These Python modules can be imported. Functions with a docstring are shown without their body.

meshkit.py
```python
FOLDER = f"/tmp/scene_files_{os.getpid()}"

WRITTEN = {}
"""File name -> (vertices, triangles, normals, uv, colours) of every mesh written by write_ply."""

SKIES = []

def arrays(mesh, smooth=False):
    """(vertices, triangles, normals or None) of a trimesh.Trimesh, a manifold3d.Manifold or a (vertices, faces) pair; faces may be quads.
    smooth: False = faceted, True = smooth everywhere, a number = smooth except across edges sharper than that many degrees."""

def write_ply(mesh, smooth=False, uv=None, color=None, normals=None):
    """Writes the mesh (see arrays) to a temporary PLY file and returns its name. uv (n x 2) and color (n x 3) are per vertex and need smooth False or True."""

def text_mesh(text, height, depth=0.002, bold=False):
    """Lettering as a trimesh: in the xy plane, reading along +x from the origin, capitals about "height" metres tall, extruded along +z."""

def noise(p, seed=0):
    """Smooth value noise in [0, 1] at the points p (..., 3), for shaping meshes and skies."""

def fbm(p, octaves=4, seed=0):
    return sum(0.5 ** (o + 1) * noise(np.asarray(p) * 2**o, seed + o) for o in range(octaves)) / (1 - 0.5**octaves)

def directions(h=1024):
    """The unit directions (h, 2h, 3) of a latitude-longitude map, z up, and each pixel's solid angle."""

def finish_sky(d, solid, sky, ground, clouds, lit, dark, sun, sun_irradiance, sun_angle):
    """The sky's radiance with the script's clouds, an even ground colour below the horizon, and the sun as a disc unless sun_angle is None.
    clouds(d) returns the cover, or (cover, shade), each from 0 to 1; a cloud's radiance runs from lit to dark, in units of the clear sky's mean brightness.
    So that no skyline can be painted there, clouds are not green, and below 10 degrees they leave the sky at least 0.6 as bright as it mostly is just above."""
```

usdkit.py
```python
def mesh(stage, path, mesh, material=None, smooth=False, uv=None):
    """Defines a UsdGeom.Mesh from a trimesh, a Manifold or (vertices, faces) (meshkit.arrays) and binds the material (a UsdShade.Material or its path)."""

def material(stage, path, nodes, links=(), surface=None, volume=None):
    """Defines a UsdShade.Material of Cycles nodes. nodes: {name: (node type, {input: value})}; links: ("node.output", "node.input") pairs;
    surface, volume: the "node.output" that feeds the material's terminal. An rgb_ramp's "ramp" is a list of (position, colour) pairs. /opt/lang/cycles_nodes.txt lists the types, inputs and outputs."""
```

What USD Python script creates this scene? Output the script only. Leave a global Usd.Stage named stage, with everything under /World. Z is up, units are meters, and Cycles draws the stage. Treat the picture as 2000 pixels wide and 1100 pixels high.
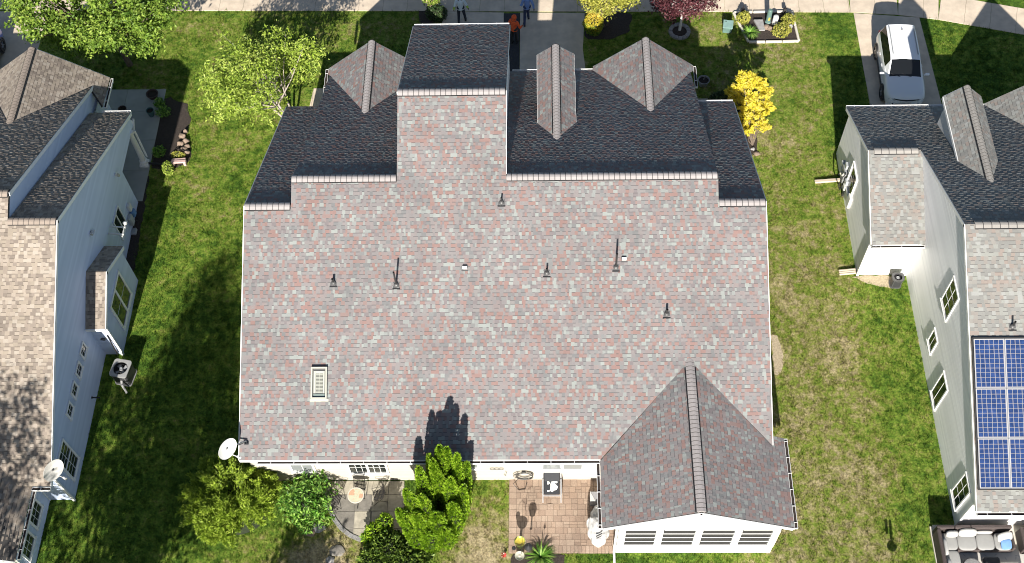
import math, random
import numpy as np, trimesh, shapely
from shapely.geometry import Polygon, box as sbox, LineString
from shapely import affinity
import manifold3d as m3
import usdkit, meshkit
from pxr import Usd, UsdGeom, UsdLux, UsdShade, Gf, Sdf, Vt

stage = Usd.Stage.CreateInMemory()
UsdGeom.SetStageUpAxis(stage, 'Z'); UsdGeom.SetStageMetersPerUnit(stage, 1.0)
UsdGeom.Xform.Define(stage, '/World'); UsdGeom.Scope.Define(stage, '/World/Looks')

# ------------------------------------------------------------------ camera, sky, sun, exposure
CAMZ = 43.0
CR, CU, CF = np.array([0.999600, 0.008640, -0.026933]), np.array([0.006668, 0.853394, 0.521225]), np.array([-0.027488, 0.521196, -0.852994])
FPX = 2293.27
CAM = np.array([0, 0, CAMZ])
cam = UsdGeom.Camera.Define(stage, '/World/camera')
mm = Gf.Matrix4d(1.0)
for i, a in enumerate((CR, CU, -CF, CAM)):
    mm.SetRow(i, Gf.Vec4d(*map(float, a), 1.0 if i == 3 else 0.0))
UsdGeom.Xformable(cam).AddTransformOp().Set(mm)
cam.CreateHorizontalApertureAttr(36.0); cam.CreateVerticalApertureAttr(36.0 * 563 / 1024)
cam.CreateFocalLengthAttr(FPX / 2000 * 36.0)
cam.CreateClippingRangeAttr(Gf.Vec2f(0.5, 2000))
cam.CreateExposureAttr(1.0)
SUN_E, SUN_T = math.radians(27.5), -0.080      # elevation; x/y slope of the ground shadow direction
sv = np.array([SUN_T, -1.0, 0.0]); sv = sv / np.linalg.norm(sv) * math.cos(SUN_E); sv[2] = math.sin(SUN_E)
dome = UsdLux.DomeLight.Define(stage, '/World/sky')
sky_m = usdkit.material(stage, '/World/Looks/sky_look', {
    's': ('sky_texture', {'sky_type': 'single_scattering', 'sun_disc': False, 'sun_elevation': SUN_E, 'sun_rotation': math.atan2(sv[0], sv[1])}),
    'b': ('background_shader', {'strength': 0.05})}, [('s.color', 'b.color')], surface='b.background')
UsdShade.MaterialBindingAPI.Apply(dome.GetPrim()).Bind(sky_m)
dome.GetPrim().SetCustomDataByKey('kind', 'structure')
sun = UsdLux.DistantLight.Define(stage, '/World/sun')
sun.CreateNormalizeAttr(True); sun.CreateIntensityAttr(1.25); sun.CreateAngleAttr(0.5); sun.CreateColorAttr(Gf.Vec3f(1.0, 0.945, 0.865))
zz = sv; xx = np.cross([0, 0, 1.0], zz); xx /= np.linalg.norm(xx); yy = np.cross(zz, xx)
mm = Gf.Matrix4d(1.0)
for i, a in enumerate((xx, yy, zz)):
    mm.SetRow(i, Gf.Vec4d(*map(float, a), 0.0))
UsdGeom.Xformable(sun).AddTransformOp().Set(mm)

# ------------------------------------------------------------------ helpers
def ray(px, py): return (px - 1000) / FPX * CR - (py - 550) / FPX * CU + CF
def at(px, py, z=0.0):
    d = ray(px, py); return CAM + d * (z - CAMZ) / d[2]
def atx(px, py, X):
    d = ray(px, py); return CAM + d * X / d[0]
def on(px, py, p0, n):
    d = ray(px, py); return CAM + d * (np.dot(np.asarray(p0, float) - CAM, n) / np.dot(d, n))
V = lambda *a: np.array(a, float)
def unit(a): a = np.asarray(a, float); return a / np.linalg.norm(a)

used = {}
def numbered(path):
    n = used.get(path, -1) + 1; used[path] = n
    return path if n == 0 else f'{path}_{n:03d}'
LOOK = {}
def look(name, nodes, links=(), surface='p.BSDF', volume=None):
    LOOK[name] = usdkit.material(stage, f'/World/Looks/{name}', nodes, links, surface, volume); return LOOK[name]
def path_of(parent): return '/World' if parent is None else str(parent.GetPath())
def tag(p, label=None, cat=None, group=None, kind=None):
    for k, v in (('label', label), ('category', cat), ('group', group), ('kind', kind)):
        if v: p.SetCustomDataByKey(k, v)
    return p
def thing(name, label, cat, loc=(0, 0, 0), rotz=0, group=None):
    x = UsdGeom.Xform.Define(stage, numbered('/World/' + name))
    if any(loc): x.AddTranslateOp().Set(Gf.Vec3d(*map(float, loc)))
    if rotz: x.AddRotateZOp().Set(math.degrees(rotz))
    return tag(x.GetPrim(), label, cat, group)

class MB:
    """Collects triangles, each with a tint number, to become one mesh."""
    def __init__(s): s.v, s.f, s.t, s.n = [], [], [], 0
    def add(s, v, f, t=0.0):
        v = np.asarray(v, float).reshape(-1, 3); f = np.asarray(f, int)
        if f.shape[1] == 4: 
            f = np.vstack([f[:, [0, 1, 2]], f[:, [0, 2, 3]]]); t = np.concatenate([np.broadcast_to(t, len(f) // 2)] * 2)
        s.v.append(v); s.f.append(f + s.n); s.t.append(np.broadcast_to(np.asarray(t, float), len(f))); s.n += len(v); return s
    def tm(s, m, t=0.0, M=None):
        v = np.asarray(m.vertices)
        if M is not None: v = v @ M[:3, :3].T + M[:3, 3]
        return s.add(v, m.faces, t)
    def quad(s, a, b, c, d, t=0.0): return s.add([a, b, c, d], [[0, 1, 2, 3]], t)
    def poly(s, pts, t=0.0, flip=False):
        """a planar polygon in space (may be concave)"""
        p = np.asarray(pts, float); n = sum(np.cross(p[i] - p[0], p[i + 1] - p[0]) for i in range(1, len(p) - 1)); n = unit(n)
        u = unit(p[1] - p[0]); w = np.cross(n, u)
        q = np.stack([(p - p[0]) @ u, (p - p[0]) @ w], 1)
        vv, ff = trimesh.creation.triangulate_polygon(Polygon(q), engine='earcut')
        pv = p[0] + vv[:, :1] * u + vv[:, 1:2] * w
        return s.add(pv, ff[:, ::-1] if flip else ff, t)
    def slab(s, pts, off, t=0.0):
        """a planar polygon thickened by the vector off"""
        p = np.asarray(pts, float); o = np.asarray(off, float); s.poly(p, t); s.poly(p + o, t, flip=True)
        n = len(p)
        for i in range(n):
            j = (i + 1) % n; s.quad(p[i], p[i] + o, p[j] + o, p[j], t)
        return s
    def box(s, c, size, R=None, t=0.0, bev=0.0):
        h = np.asarray(size, float) / 2; R = np.eye(3) if R is None else np.asarray(R, float)
        if bev > 0:
            b = min(bev, h.min() * .9); pts = []
            for sx in (-1, 1):
                for sy in (-1, 1):
                    for sz in (-1, 1):
                        for k in range(3):
                            e = np.array([h[0], h[1], h[2]]) - b; e[k] = h[k]; pts.append(e * [sx, sy, sz])
            m = trimesh.convex.convex_hull(np.array(pts)); v = np.asarray(m.vertices) @ R.T + np.asarray(c, float); return s.add(v, m.faces, t)
        v = np.array([[x, y, z] for x in (-1, 1) for y in (-1, 1) for z in (-1, 1)]) * h @ R.T + np.asarray(c, float)
        return s.add(v, [[0, 1, 3, 2], [4, 6, 7, 5], [0, 4, 5, 1], [2, 3, 7, 6], [0, 2, 6, 4], [1, 5, 7, 3]], t)
    def span(s, lo, hi, t=0.0, bev=0.0):
        lo, hi = np.asarray(lo, float), np.asarray(hi, float); return s.box((lo + hi) / 2, np.abs(hi - lo), t=t, bev=bev)
    def bar(s, a, b, w, h, up=(0, 0, 1), t=0.0, bev=0.0):
        a, b = np.asarray(a, float), np.asarray(b, float); d = unit(b - a); up = np.asarray(up, float)
        if abs(d @ unit(up)) > .99: up = np.array([1.0, 0, 0])
        x = unit(np.cross(d, up)); z = np.cross(x, d)
        return s.box((a + b) / 2, (w, np.linalg.norm(b - a), h), R=np.stack([x, d, z], 1), t=t, bev=bev)
    def tube(s, pts, r, n=8, t=0.0, cap=True):
        p = np.asarray(pts, float); k = len(p); r = np.broadcast_to(np.asarray(r, float), (k,))
        tg = np.gradient(p, axis=0); tg /= np.linalg.norm(tg, axis=1, keepdims=True) + 1e-12
        a = np.cross(tg[0], [0, 0, 1.0] if abs(tg[0][2]) < .9 else [1.0, 0, 0]); rings = []
        for i in range(k):
            a = a - (a @ tg[i]) * tg[i]; a /= np.linalg.norm(a) + 1e-12; b = np.cross(tg[i], a)
            g = np.arange(n) * 2 * math.pi / n
            rings.append(p[i] + r[i] * (np.cos(g)[:, None] * a + np.sin(g)[:, None] * b))
        v = np.vstack(rings + [p[:1], p[-1:]]); f = []
        for i in range(k - 1):
            for j in range(n):
                j2 = (j + 1) % n; f.append([i * n + j, i * n + j2, (i + 1) * n + j2, (i + 1) * n + j])
        s.add(v, f, t)
        if cap:
            m = s.n - len(v); f3 = [[k * n, (j + 1) % n, j] for j in range(n)] + [[k * n + 1, (k - 1) * n + j, (k - 1) * n + (j + 1) % n] for j in range(n)]
            s.f.append(np.array(f3) + m); s.t.append(np.full(len(f3), float(np.mean(t))))
        return s
    def lathe(s, prof, c=(0, 0, 0), n=20, t=0.0, axis=None):
        prof = np.asarray(prof, float); g = np.arange(n) * 2 * math.pi / n; k = len(prof)
        v = np.stack([prof[:, :1] * np.cos(g), prof[:, :1] * np.sin(g), np.repeat(prof[:, 1:2], n, 1)], -1).reshape(-1, 3)
        f = [[i * n + j, i * n + (j + 1) % n, (i + 1) * n + (j + 1) % n, (i + 1) * n + j] for i in range(k - 1) for j in range(n)]
        if axis is not None:
            z = unit(axis); x = unit(np.cross([0, 1.0, 0] if abs(z[1]) < .9 else [1.0, 0, 0], z)); v = v @ np.stack([x, np.cross(z, x), z], 0)
        return s.add(v + np.asarray(c, float), f, t)
    def arr(s): return np.vstack(s.v), np.vstack(s.f), np.concatenate(s.t)
    def shift(s, M3=None, T=(0, 0, 0)):
        s.v = [(v if M3 is None else v @ np.asarray(M3).T) + np.asarray(T, float) for v in s.v]; return s
    def put(s, name, mat, parent=None, smooth=False, label=None, cat=None, group=None, kind=None):
        v, f, t = s.arr(); path = numbered(path_of(parent) + '/' + name)
        m = usdkit.mesh(stage, path, (v, f), LOOK[mat], smooth=smooth)
        if t.any(): UsdGeom.PrimvarsAPI(m).CreatePrimvar('tint', Sdf.ValueTypeNames.FloatArray, 'uniform').Set(Vt.FloatArray.FromNumpy(t.astype(np.float32)))
        return tag(m.GetPrim(), label, cat, group, kind)

# ------------------------------------------------------------------ materials
def plain(name, col, rough=.6, metal=0.0, noise=0.0, scale=8.0, bump=0.0, spec=.5, coat=0.0, bscale=None):
    n = {'p': ('principled_bsdf', {'base_color': col, 'roughness': rough, 'metallic': metal, 'specular_ior_level': spec, 'coat_weight': coat})}; l = []
    if noise or bump:
        n['g'] = ('geometry', {}); n['n'] = ('noise_texture', {'scale': scale, 'detail': 5, 'roughness': .65}); l.append(('g.position', 'n.vector'))
    if noise:
        lo = tuple(c * (1 - noise) for c in col); hi = tuple(min(1, c * (1 + noise)) for c in col)
        n['r'] = ('rgb_ramp', {'ramp': [(.3, lo), (.7, hi)]}); l += [('n.fac', 'r.fac'), ('r.color', 'p.base_color')]
    if bump:
        n['n2'] = ('noise_texture', {'scale': bscale or scale * 6, 'detail': 3}); l.append(('g.position', 'n2.vector'))
        n['b'] = ('bump', {'strength': bump, 'distance': .02}); l += [('n2.fac', 'b.height'), ('b.normal', 'p.normal')]
    return look(name, n, l)

def tinted(name, stops, rough=.9, grain=.14, gscale=60, bump=.5, interp=False, big=.08, spec=.25, transl=0.0, bdist=.006):
    """colour chosen by each piece's tint, with fine grain and large soft weathering"""
    n = {'a': ('attribute', {'attribute': 'tint'}), 'r': ('rgb_ramp', {'ramp': stops, 'interpolate': interp}), 'g': ('geometry', {}),
         'n': ('noise_texture', {'scale': gscale, 'detail': 3, 'roughness': .7}), 'w': ('noise_texture', {'scale': .6, 'detail': 4}),
         'm1': ('map_range', {'from_min': .25, 'from_max': .75, 'to_min': 1 - grain, 'to_max': 1 + grain}),
         'm2': ('map_range', {'from_min': .25, 'from_max': .75, 'to_min': 1 - big, 'to_max': 1 + big}),
         'x': ('math', {'math_type': 'multiply'}), 'cc': ('combine_color', {}), 'mx': ('mix', {'mix_type': 'multiply', 'fac': 1.0}),
         'b': ('bump', {'strength': bump, 'distance': bdist}), 'p': ('principled_bsdf', {'roughness': rough, 'specular_ior_level': spec})}
    l = [('a.fac', 'r.fac'), ('g.position', 'n.vector'), ('g.position', 'w.vector'), ('n.fac', 'm1.value'), ('w.fac', 'm2.value'), ('m1.result', 'x.value1'), ('m2.result', 'x.value2'),
         ('x.value', 'cc.r'), ('x.value', 'cc.g'), ('x.value', 'cc.b'), ('r.color', 'mx.color1'), ('cc.color', 'mx.color2'), ('mx.color', 'p.base_color'), ('n.fac', 'b.height'), ('b.normal', 'p.normal')]
    if transl:
        n['t'] = ('translucent_bsdf', {}); n['mc'] = ('mix_closure', {'fac': transl}); 
        l += [('mx.color', 't.color'), ('p.BSDF', 'mc.closure1'), ('t.BSDF', 'mc.closure2')]
        return look(name, n, l, surface='mc.closure')
    return look(name, n, l)

# shingles: the last stop is the dark printed shadow line of the product
def pal(cols, band):
    k = len(cols); st = []
    for i, c in enumerate(cols): st.append((i * .9 / k, c))
    st.append((.93, band)); return st
tinted('shingle_grey_red', pal([(0.248, 0.266, 0.256), (0.222, 0.234, 0.229), (0.186, 0.188, 0.189), (0.163, 0.164, 0.167), (0.196, 0.183, 0.185), (0.206, 0.187, 0.187), (0.212, 0.182, 0.18), (0.228, 0.152, 0.139), (0.222, 0.15, 0.138), (0.172, 0.154, 0.158), (0.2, 0.186, 0.187), (0.204, 0.194, 0.193), (0.225, 0.165, 0.155)], (.086, .084, .088)), big=.11)
tinted('shingle_tan', pal([(.315, .27, .225), (.275, .235, .19), (.295, .25, .205), (.19, .16, .135), (.225, .19, .16), (.335, .295, .25), (.25, .21, .175)], (.10, .085, .07)), big=.11)
tinted('shingle_pale', pal([(.235, .24, .225), (.215, .20, .185), (.19, .19, .182), (.26, .265, .255), (.235, .20, .18), (.20, .20, .192), (.225, .215, .20)], (.10, .10, .097)))
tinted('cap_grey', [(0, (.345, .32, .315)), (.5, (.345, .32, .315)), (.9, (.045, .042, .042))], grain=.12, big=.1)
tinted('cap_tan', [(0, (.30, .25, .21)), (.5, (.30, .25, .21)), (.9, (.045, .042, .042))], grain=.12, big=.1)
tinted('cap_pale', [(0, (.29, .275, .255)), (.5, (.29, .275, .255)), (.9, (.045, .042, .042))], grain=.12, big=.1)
plain('vent_black', (.012, .012, .013), .6)
plain('deck_dark', (.05, .048, .047), .9)
tinted('shade_blue_siding', [(0, (.46, .54, .70)), (1, (.53, .61, .77))], rough=.5, grain=.02, gscale=5, bump=0, interp=True, big=.04, spec=.4)  # white siding; blue skylight of the shaded side is mixed into its colour
tinted('white_vinyl', [(0, (.68, .68, .67)), (1, (.76, .76, .75))], rough=.5, grain=.02, gscale=5, bump=0, interp=True, big=.04, spec=.4)
tinted('pale_siding', [(0, (.79, .79, .79)), (1, (.90, .90, .895))], rough=.5, grain=.02, gscale=5, bump=0, interp=True, big=.04, spec=.4)
tinted('cream_siding', [(0, (.40, .37, .315)), (1, (.45, .42, .36))], rough=.6, grain=.03, gscale=5, bump=0, interp=True, big=.06, spec=.3)
plain('white_trim', (.78, .78, .77), .4, noise=.03, scale=3)
plain('gutter_white', (.76, .76, .75), .35)
plain('gutter_shade', (.03, .022, .018), .95, noise=.5, scale=12)  # near-black colour standing in for the shadow inside the gutters
plain('soffit', (.6, .6, .59), .6)
look('pane_glass', {'g': ('geometry', {}), 'n': ('noise_texture', {'scale': 1.6, 'detail': 1}), 'b': ('bump', {'strength': .05, 'distance': .02}),
     'p': ('principled_bsdf', {'base_color': (.014, .018, .018), 'roughness': .04, 'specular_ior_level': .7})},
     [('g.position', 'n.vector'), ('n.fac', 'b.height'), ('b.normal', 'p.normal')])
plain('pane_pale', (.20, .215, .22), .12)
plain('screen_mesh', (.026, .025, .026), .7, noise=.15, scale=3)
# ------------------------------------------------------------------ ground
def lawn_look(name, transl):
    """green with dry tan patches; drier towards the east side yard and in the small plot behind the middle house"""
    n = {'g': ('geometry', {}), 'n1': ('noise_texture', {'scale': .55, 'detail': 6, 'roughness': .62}), 'n2': ('noise_texture', {'scale': 3.2, 'detail': 5, 'roughness': .7}),
         'n3': ('noise_texture', {'scale': 10, 'detail': 5, 'roughness': .8}), 'sx': ('separate_xyz', {}),
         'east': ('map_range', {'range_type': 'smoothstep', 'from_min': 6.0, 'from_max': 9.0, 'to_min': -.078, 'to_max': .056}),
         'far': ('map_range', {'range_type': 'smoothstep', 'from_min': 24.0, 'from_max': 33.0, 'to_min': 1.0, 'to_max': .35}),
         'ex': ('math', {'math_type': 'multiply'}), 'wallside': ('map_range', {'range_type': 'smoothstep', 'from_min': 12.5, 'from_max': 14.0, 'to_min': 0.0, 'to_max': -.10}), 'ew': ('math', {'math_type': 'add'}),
         'a': ('math', {'math_type': 'multiply', 'value2': .38}), 'a2': ('math', {'math_type': 'multiply_add', 'value2': .62}), 'a3': ('math', {'math_type': 'add'}), 'a4': ('math', {'math_type': 'add'}), 'a5': ('math', {'math_type': 'add'}),
         'mp': ('mapping', {'mapping_type': 'texture', 'location': (-2.3, 14.2, 0), 'scale': (3.6, 5.5, 4)}), 'gr': ('gradient_texture', {'gradient_type': 'quadratic_sphere'}), 'gm': ('math', {'math_type': 'multiply', 'value2': .30}),
         'mp2': ('mapping', {'mapping_type': 'texture', 'location': (-8.6, 13.6, 0), 'scale': (4.2, 3.6, 4)}), 'gr2': ('gradient_texture', {'gradient_type': 'quadratic_sphere'}), 'gm2': ('math', {'math_type': 'multiply', 'value2': .42}),
         'r': ('rgb_ramp', {'ramp': [(.37, (.048, .104, .010)), (.44, (.108, .178, .019)), (.50, (.172, .226, .034)), (.555, (.218, .222, .064)), (.62, (.31, .272, .135)), (.71, (.42, .352, .21))]}),
         'm1': ('map_range', {'from_min': .34, 'from_max': .66, 'to_min': .5, 'to_max': 1.5}), 'cc': ('combine_color', {}), 'mx': ('mix', {'mix_type': 'multiply', 'fac': 1.0}),
         'b': ('bump', {'strength': .8, 'distance': .05}), 'p': ('principled_bsdf', {'roughness': .85, 'specular_ior_level': .2})}
    l = [('g.position', x + '.vector') for x in ('n1', 'n2', 'n3', 'sx', 'mp', 'mp2')] + [
         ('sx.x', 'east.value'), ('sx.y', 'far.value'), ('east.result', 'ex.value1'), ('far.result', 'ex.value2'),
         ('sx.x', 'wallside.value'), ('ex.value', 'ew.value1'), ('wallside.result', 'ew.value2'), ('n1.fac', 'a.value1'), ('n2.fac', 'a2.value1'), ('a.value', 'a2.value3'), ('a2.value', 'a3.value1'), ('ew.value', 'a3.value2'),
         ('mp.vector', 'gr.vector'), ('gr.fac', 'gm.value1'), ('a3.value', 'a4.value1'), ('gm.value', 'a4.value2'),
         ('mp2.vector', 'gr2.vector'), ('gr2.fac', 'gm2.value1'), ('a4.value', 'a5.value1'), ('gm2.value', 'a5.value2'), ('a5.value', 'r.fac'),
         ('n3.fac', 'm1.value'), ('m1.result', 'cc.r'), ('m1.result', 'cc.g'), ('m1.result', 'cc.b'), ('r.color', 'mx.color1'), ('cc.color', 'mx.color2'),
         ('mx.color', 'p.base_color'), ('n3.fac', 'b.height'), ('b.normal', 'p.normal')]
    if transl:
        n['t'] = ('translucent_bsdf', {}); n['mc'] = ('mix_closure', {'fac': .35}); l += [('mx.color', 't.color'), ('p.BSDF', 'mc.closure1'), ('t.BSDF', 'mc.closure2')]
        return look(name, n, l, surface='mc.closure')
    return look(name, n, l)
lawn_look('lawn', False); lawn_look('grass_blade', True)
plain('concrete', (.59, .495, .385), .85, noise=.17, scale=1.6, bump=.15, bscale=60)
plain('concrete_grey', (.36, .36, .34), .85, noise=.12, scale=2, bump=.15, bscale=60)
plain('asphalt', (.055, .055, .06), .9, noise=.2, scale=6, bump=.3)
plain('gravel_dark', (.045, .045, .05), .95, noise=.5, scale=40, bump=.8)
plain('mulch', (.045, .034, .028), .95, noise=.6, scale=22, bump=1.0, bscale=60)

# ------------------------------------------------------------------ building helpers
def shingles(parent, pts, mat, seed, e=.143, wlo=.065, whi=.185, hb=.005, hr=.010, name='shingles', band=.022, lift=.004, curl=False):
    p = np.asarray(pts, float); n = np.cross(p[1] - p[0], p[2] - p[0]); n = unit(n); n = n if n[2] > 0 else -n
    u = unit(np.cross([0, 0, 1.0], n)); w = np.cross(n, u); o = p[0]
    q = np.stack([(p - o) @ u, (p - o) @ w], 1); poly = Polygon(q).buffer(0); rg = np.random.default_rng(seed)
    u0, v0, u1, v1 = poly.bounds; B = []
    for i in range(int((v1 - v0) / e) + 1):
        x = u0 - rg.random() * .2; tooth = rg.random() < .5
        while x < u1:
            d = wlo + (whi - wlo) * rg.random() ** 1.4
            B.append((x, v0 + i * e, x + d, v0 + (i + 1) * e, tooth)); x += d; tooth = (not tooth) if rg.random() < .82 else tooth
    B = np.array(B); bx = shapely.box(B[:, 0], B[:, 1], B[:, 2], B[:, 3]); shapely.prepare(poly)
    inside = shapely.contains(poly, bx); cut = shapely.intersects(poly, bx) & ~inside
    tint = rg.random(len(B)) * .9; mb = MB()
    A = B[inside]; T = tint[inside]; k = len(A)
    x0, y0, x1, y1, th = A.T; hh = np.where(th > 0, hr, hb); ym = np.where(th > 0, y1 - .001, y1 - band); hm = .0015 + (hh - .0015) * (y1 - ym) / e
    if curl: ym = y0 + e * .42; hm = .003 + 0 * hh
    z = np.zeros(k); ht = z + .0015
    P = np.stack([np.stack(c, -1) for c in ((x0, y0, z), (x1, y0, z), (x0, y0, hh), (x1, y0, hh), (x0, ym, hm), (x1, ym, hm), (x0, y1, ht), (x1, y1, ht), (x0, y1, z), (x1, y1, z))], 1)
    P = o + P[..., :1] * u + P[..., 1:2] * w + (P[..., 2:] + lift) * n
    F = np.array([[2, 3, 5], [2, 5, 4], [4, 5, 7], [4, 7, 6], [0, 1, 3], [0, 3, 2], [0, 2, 6], [0, 6, 8], [1, 9, 7], [1, 7, 3]])
    ff = (np.arange(k)[:, None, None] * 10 + F).reshape(-1, 3); tt = np.repeat(T[:, None], 10, 1); bd = (th == 0) & (not curl); tt[bd, 2:4] = .99
    mb.add(P.reshape(-1, 3), ff, tt.ravel())
    for idx in np.nonzero(cut)[0]:
        g = poly.intersection(bx[idx]); b = B[idx]; h0 = hr if b[4] else hb
        for gg in getattr(g, 'geoms', [g]):
            if gg.geom_type != 'Polygon' or gg.area < 1e-5: continue
            c = np.array(gg.exterior.coords)[:-1]; h = .0015 + (h0 - .0015) * (b[3] - c[:, 1]) / e
            pt = o + c[:, :1] * u + c[:, 1:2] * w + (h[:, None] + lift) * n
            if len(c) >= 3:
                f = np.array([[0, a, a + 1] for a in range(1, len(c) - 1)])
                nn = np.cross(pt[f[0, 1]] - pt[f[0, 0]], pt[f[0, 2]] - pt[f[0, 0]]) @ n
                mb.add(pt, f if nn > 0 else f[:, ::-1], tint[idx])
    return mb.put(name, mat, parent, kind='stuff')

def ridge_caps(parent, p0, p1, dl, dr, mat, e=.143, hw=.15, lift=.046, vent=True, vent_span=(0.0, 1.0), vh=.040, vw=.03):
    """bent cap pieces from p0 to p1, the butt of each towards p0; dl, dr run down the two slopes"""
    p0, p1, dl, dr = V(*p0), V(*p1), unit(dl), unit(dr); d = unit(p1 - p0); L = np.linalg.norm(p1 - p0)
    nl = np.cross(dl, d); nl = nl if nl[2] > 0 else -nl; nr = np.cross(dr, d); nr = nr if nr[2] > 0 else -nr; up = unit(nl + nr)
    if vent:
        a, b = p0 + d * L * vent_span[0], p0 + d * L * vent_span[1]; mb = MB()
        for dd, nn in ((dl, nl), (dr, nr)):
            for t0, t1 in ((hw - .03, hw + vw),):
                mb.slab([a + dd * t0 + nn * .002, b + dd * t0 + nn * .002, b + dd * t1 + nn * .002, a + dd * t1 + nn * .002], nn * vh)
        mb.put('ridge_vent', 'vent_black', parent)
    k = max(1, int(round(L / e))); e = L / k
    def ring(s, h):
        c = p0 + d * s
        return [c + dl * hw + nl * h, c + dl * hw * .3 + nl * h * 1.05, c + up * (h * .75), c + dr * hw * .3 + nr * h * 1.05, c + dr * hw + nr * h]
    for i in range(k):
        A = ring(i * e, lift + .009); Bq = ring((i + 1) * e + .01, lift); D = ring(i * e, .0); mb = MB(); Cq = ring((i + 1) * e - .024, lift + .0015)
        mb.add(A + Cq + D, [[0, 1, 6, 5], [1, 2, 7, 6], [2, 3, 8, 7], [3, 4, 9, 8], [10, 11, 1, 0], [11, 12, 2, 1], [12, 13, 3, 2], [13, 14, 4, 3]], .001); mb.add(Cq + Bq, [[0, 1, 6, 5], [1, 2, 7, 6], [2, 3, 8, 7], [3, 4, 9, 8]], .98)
        mb.put('ridge_cap', mat, parent)

def deck(parent, pts, name, t=.13, mat='deck_dark', label=None):
    p = np.asarray(pts, float); n = unit(np.cross(p[1] - p[0], p[2] - p[0])); n = n if n[2] > 0 else -n
    mb = MB(); mb.slab(p, -n * t); return mb.put(name, mat, parent, label=label)

def board(mb, a, b, n, w=.16, t=.03, drop=0.0):
    """a trim board along a-b hanging below that line, standing t proud along n"""
    a, b, n = V(*a), V(*b), unit(n); d = unit(b - a); dn = np.cross(n, d); dn = dn if dn[2] < 0 else -dn
    a, b = a + dn * drop, b + dn * drop
    mb.slab([a, b, b + dn * w, a + dn * w], n * t)

def clad(parent, pts, n, mat, e=.115, t=.014, name='wall', label=None, rows=True):
    """a wall polygon clad with lapped boards"""
    p = np.asarray(pts, float); n = unit(n); u = unit(np.cross([0, 0, 1.0], n)); o = p[0]; mb = MB()
    q = np.stack([(p - o) @ u, p[:, 2]], 1); poly = Polygon(q).buffer(0)
    if not rows:
        mb.poly(p); return mb.put(name, mat, parent, label=label)
    rw = np.random.default_rng(int(abs(p[0]).sum() * 10)); z0, z1 = q[:, 1].min(), q[:, 1].max(); x0, x1 = q[:, 0].min(), q[:, 0].max()
    for i in range(int((z1 - z0) / e) + 1):
        za, zb = z0 + i * e, min(z1, z0 + (i + 1) * e); g = poly.intersection(sbox(x0 - 1, za, x1 + 1, zb)); tw = .01 + .98 * rw.random()
        for gg in getattr(g, 'geoms', [g]):
            if gg.geom_type != 'Polygon' or gg.area < 1e-5: continue
            vv, ff = trimesh.creation.triangulate_polygon(gg, engine='earcut'); h = .002 + (t - .002) * (1 - (vv[:, 1] - za) / e)
            pt = o + 0 * vv[:, :1]; pt = V(o[0], o[1], 0) + vv[:, :1] * u + vv[:, 1:2] * V(0, 0, 1) + h[:, None] * n
            a, b, c = pt[ff[0]]; ff = ff if np.cross(b - a, c - a) @ n > 0 else ff[:, ::-1]; mb.add(pt, ff, tw)
            lo = vv[np.abs(vv[:, 1] - za) < 1e-6]
            if len(lo) > 1:
                xa, xb = lo[:, 0].min(), lo[:, 0].max(); base = V(o[0], o[1], za)
                mb.quad(base + u * xa, base + u * xb, base + u * xb + n * t, base + u * xa + n * t, t=tw)
    return mb.put(name, mat, parent, label=label)

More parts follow.
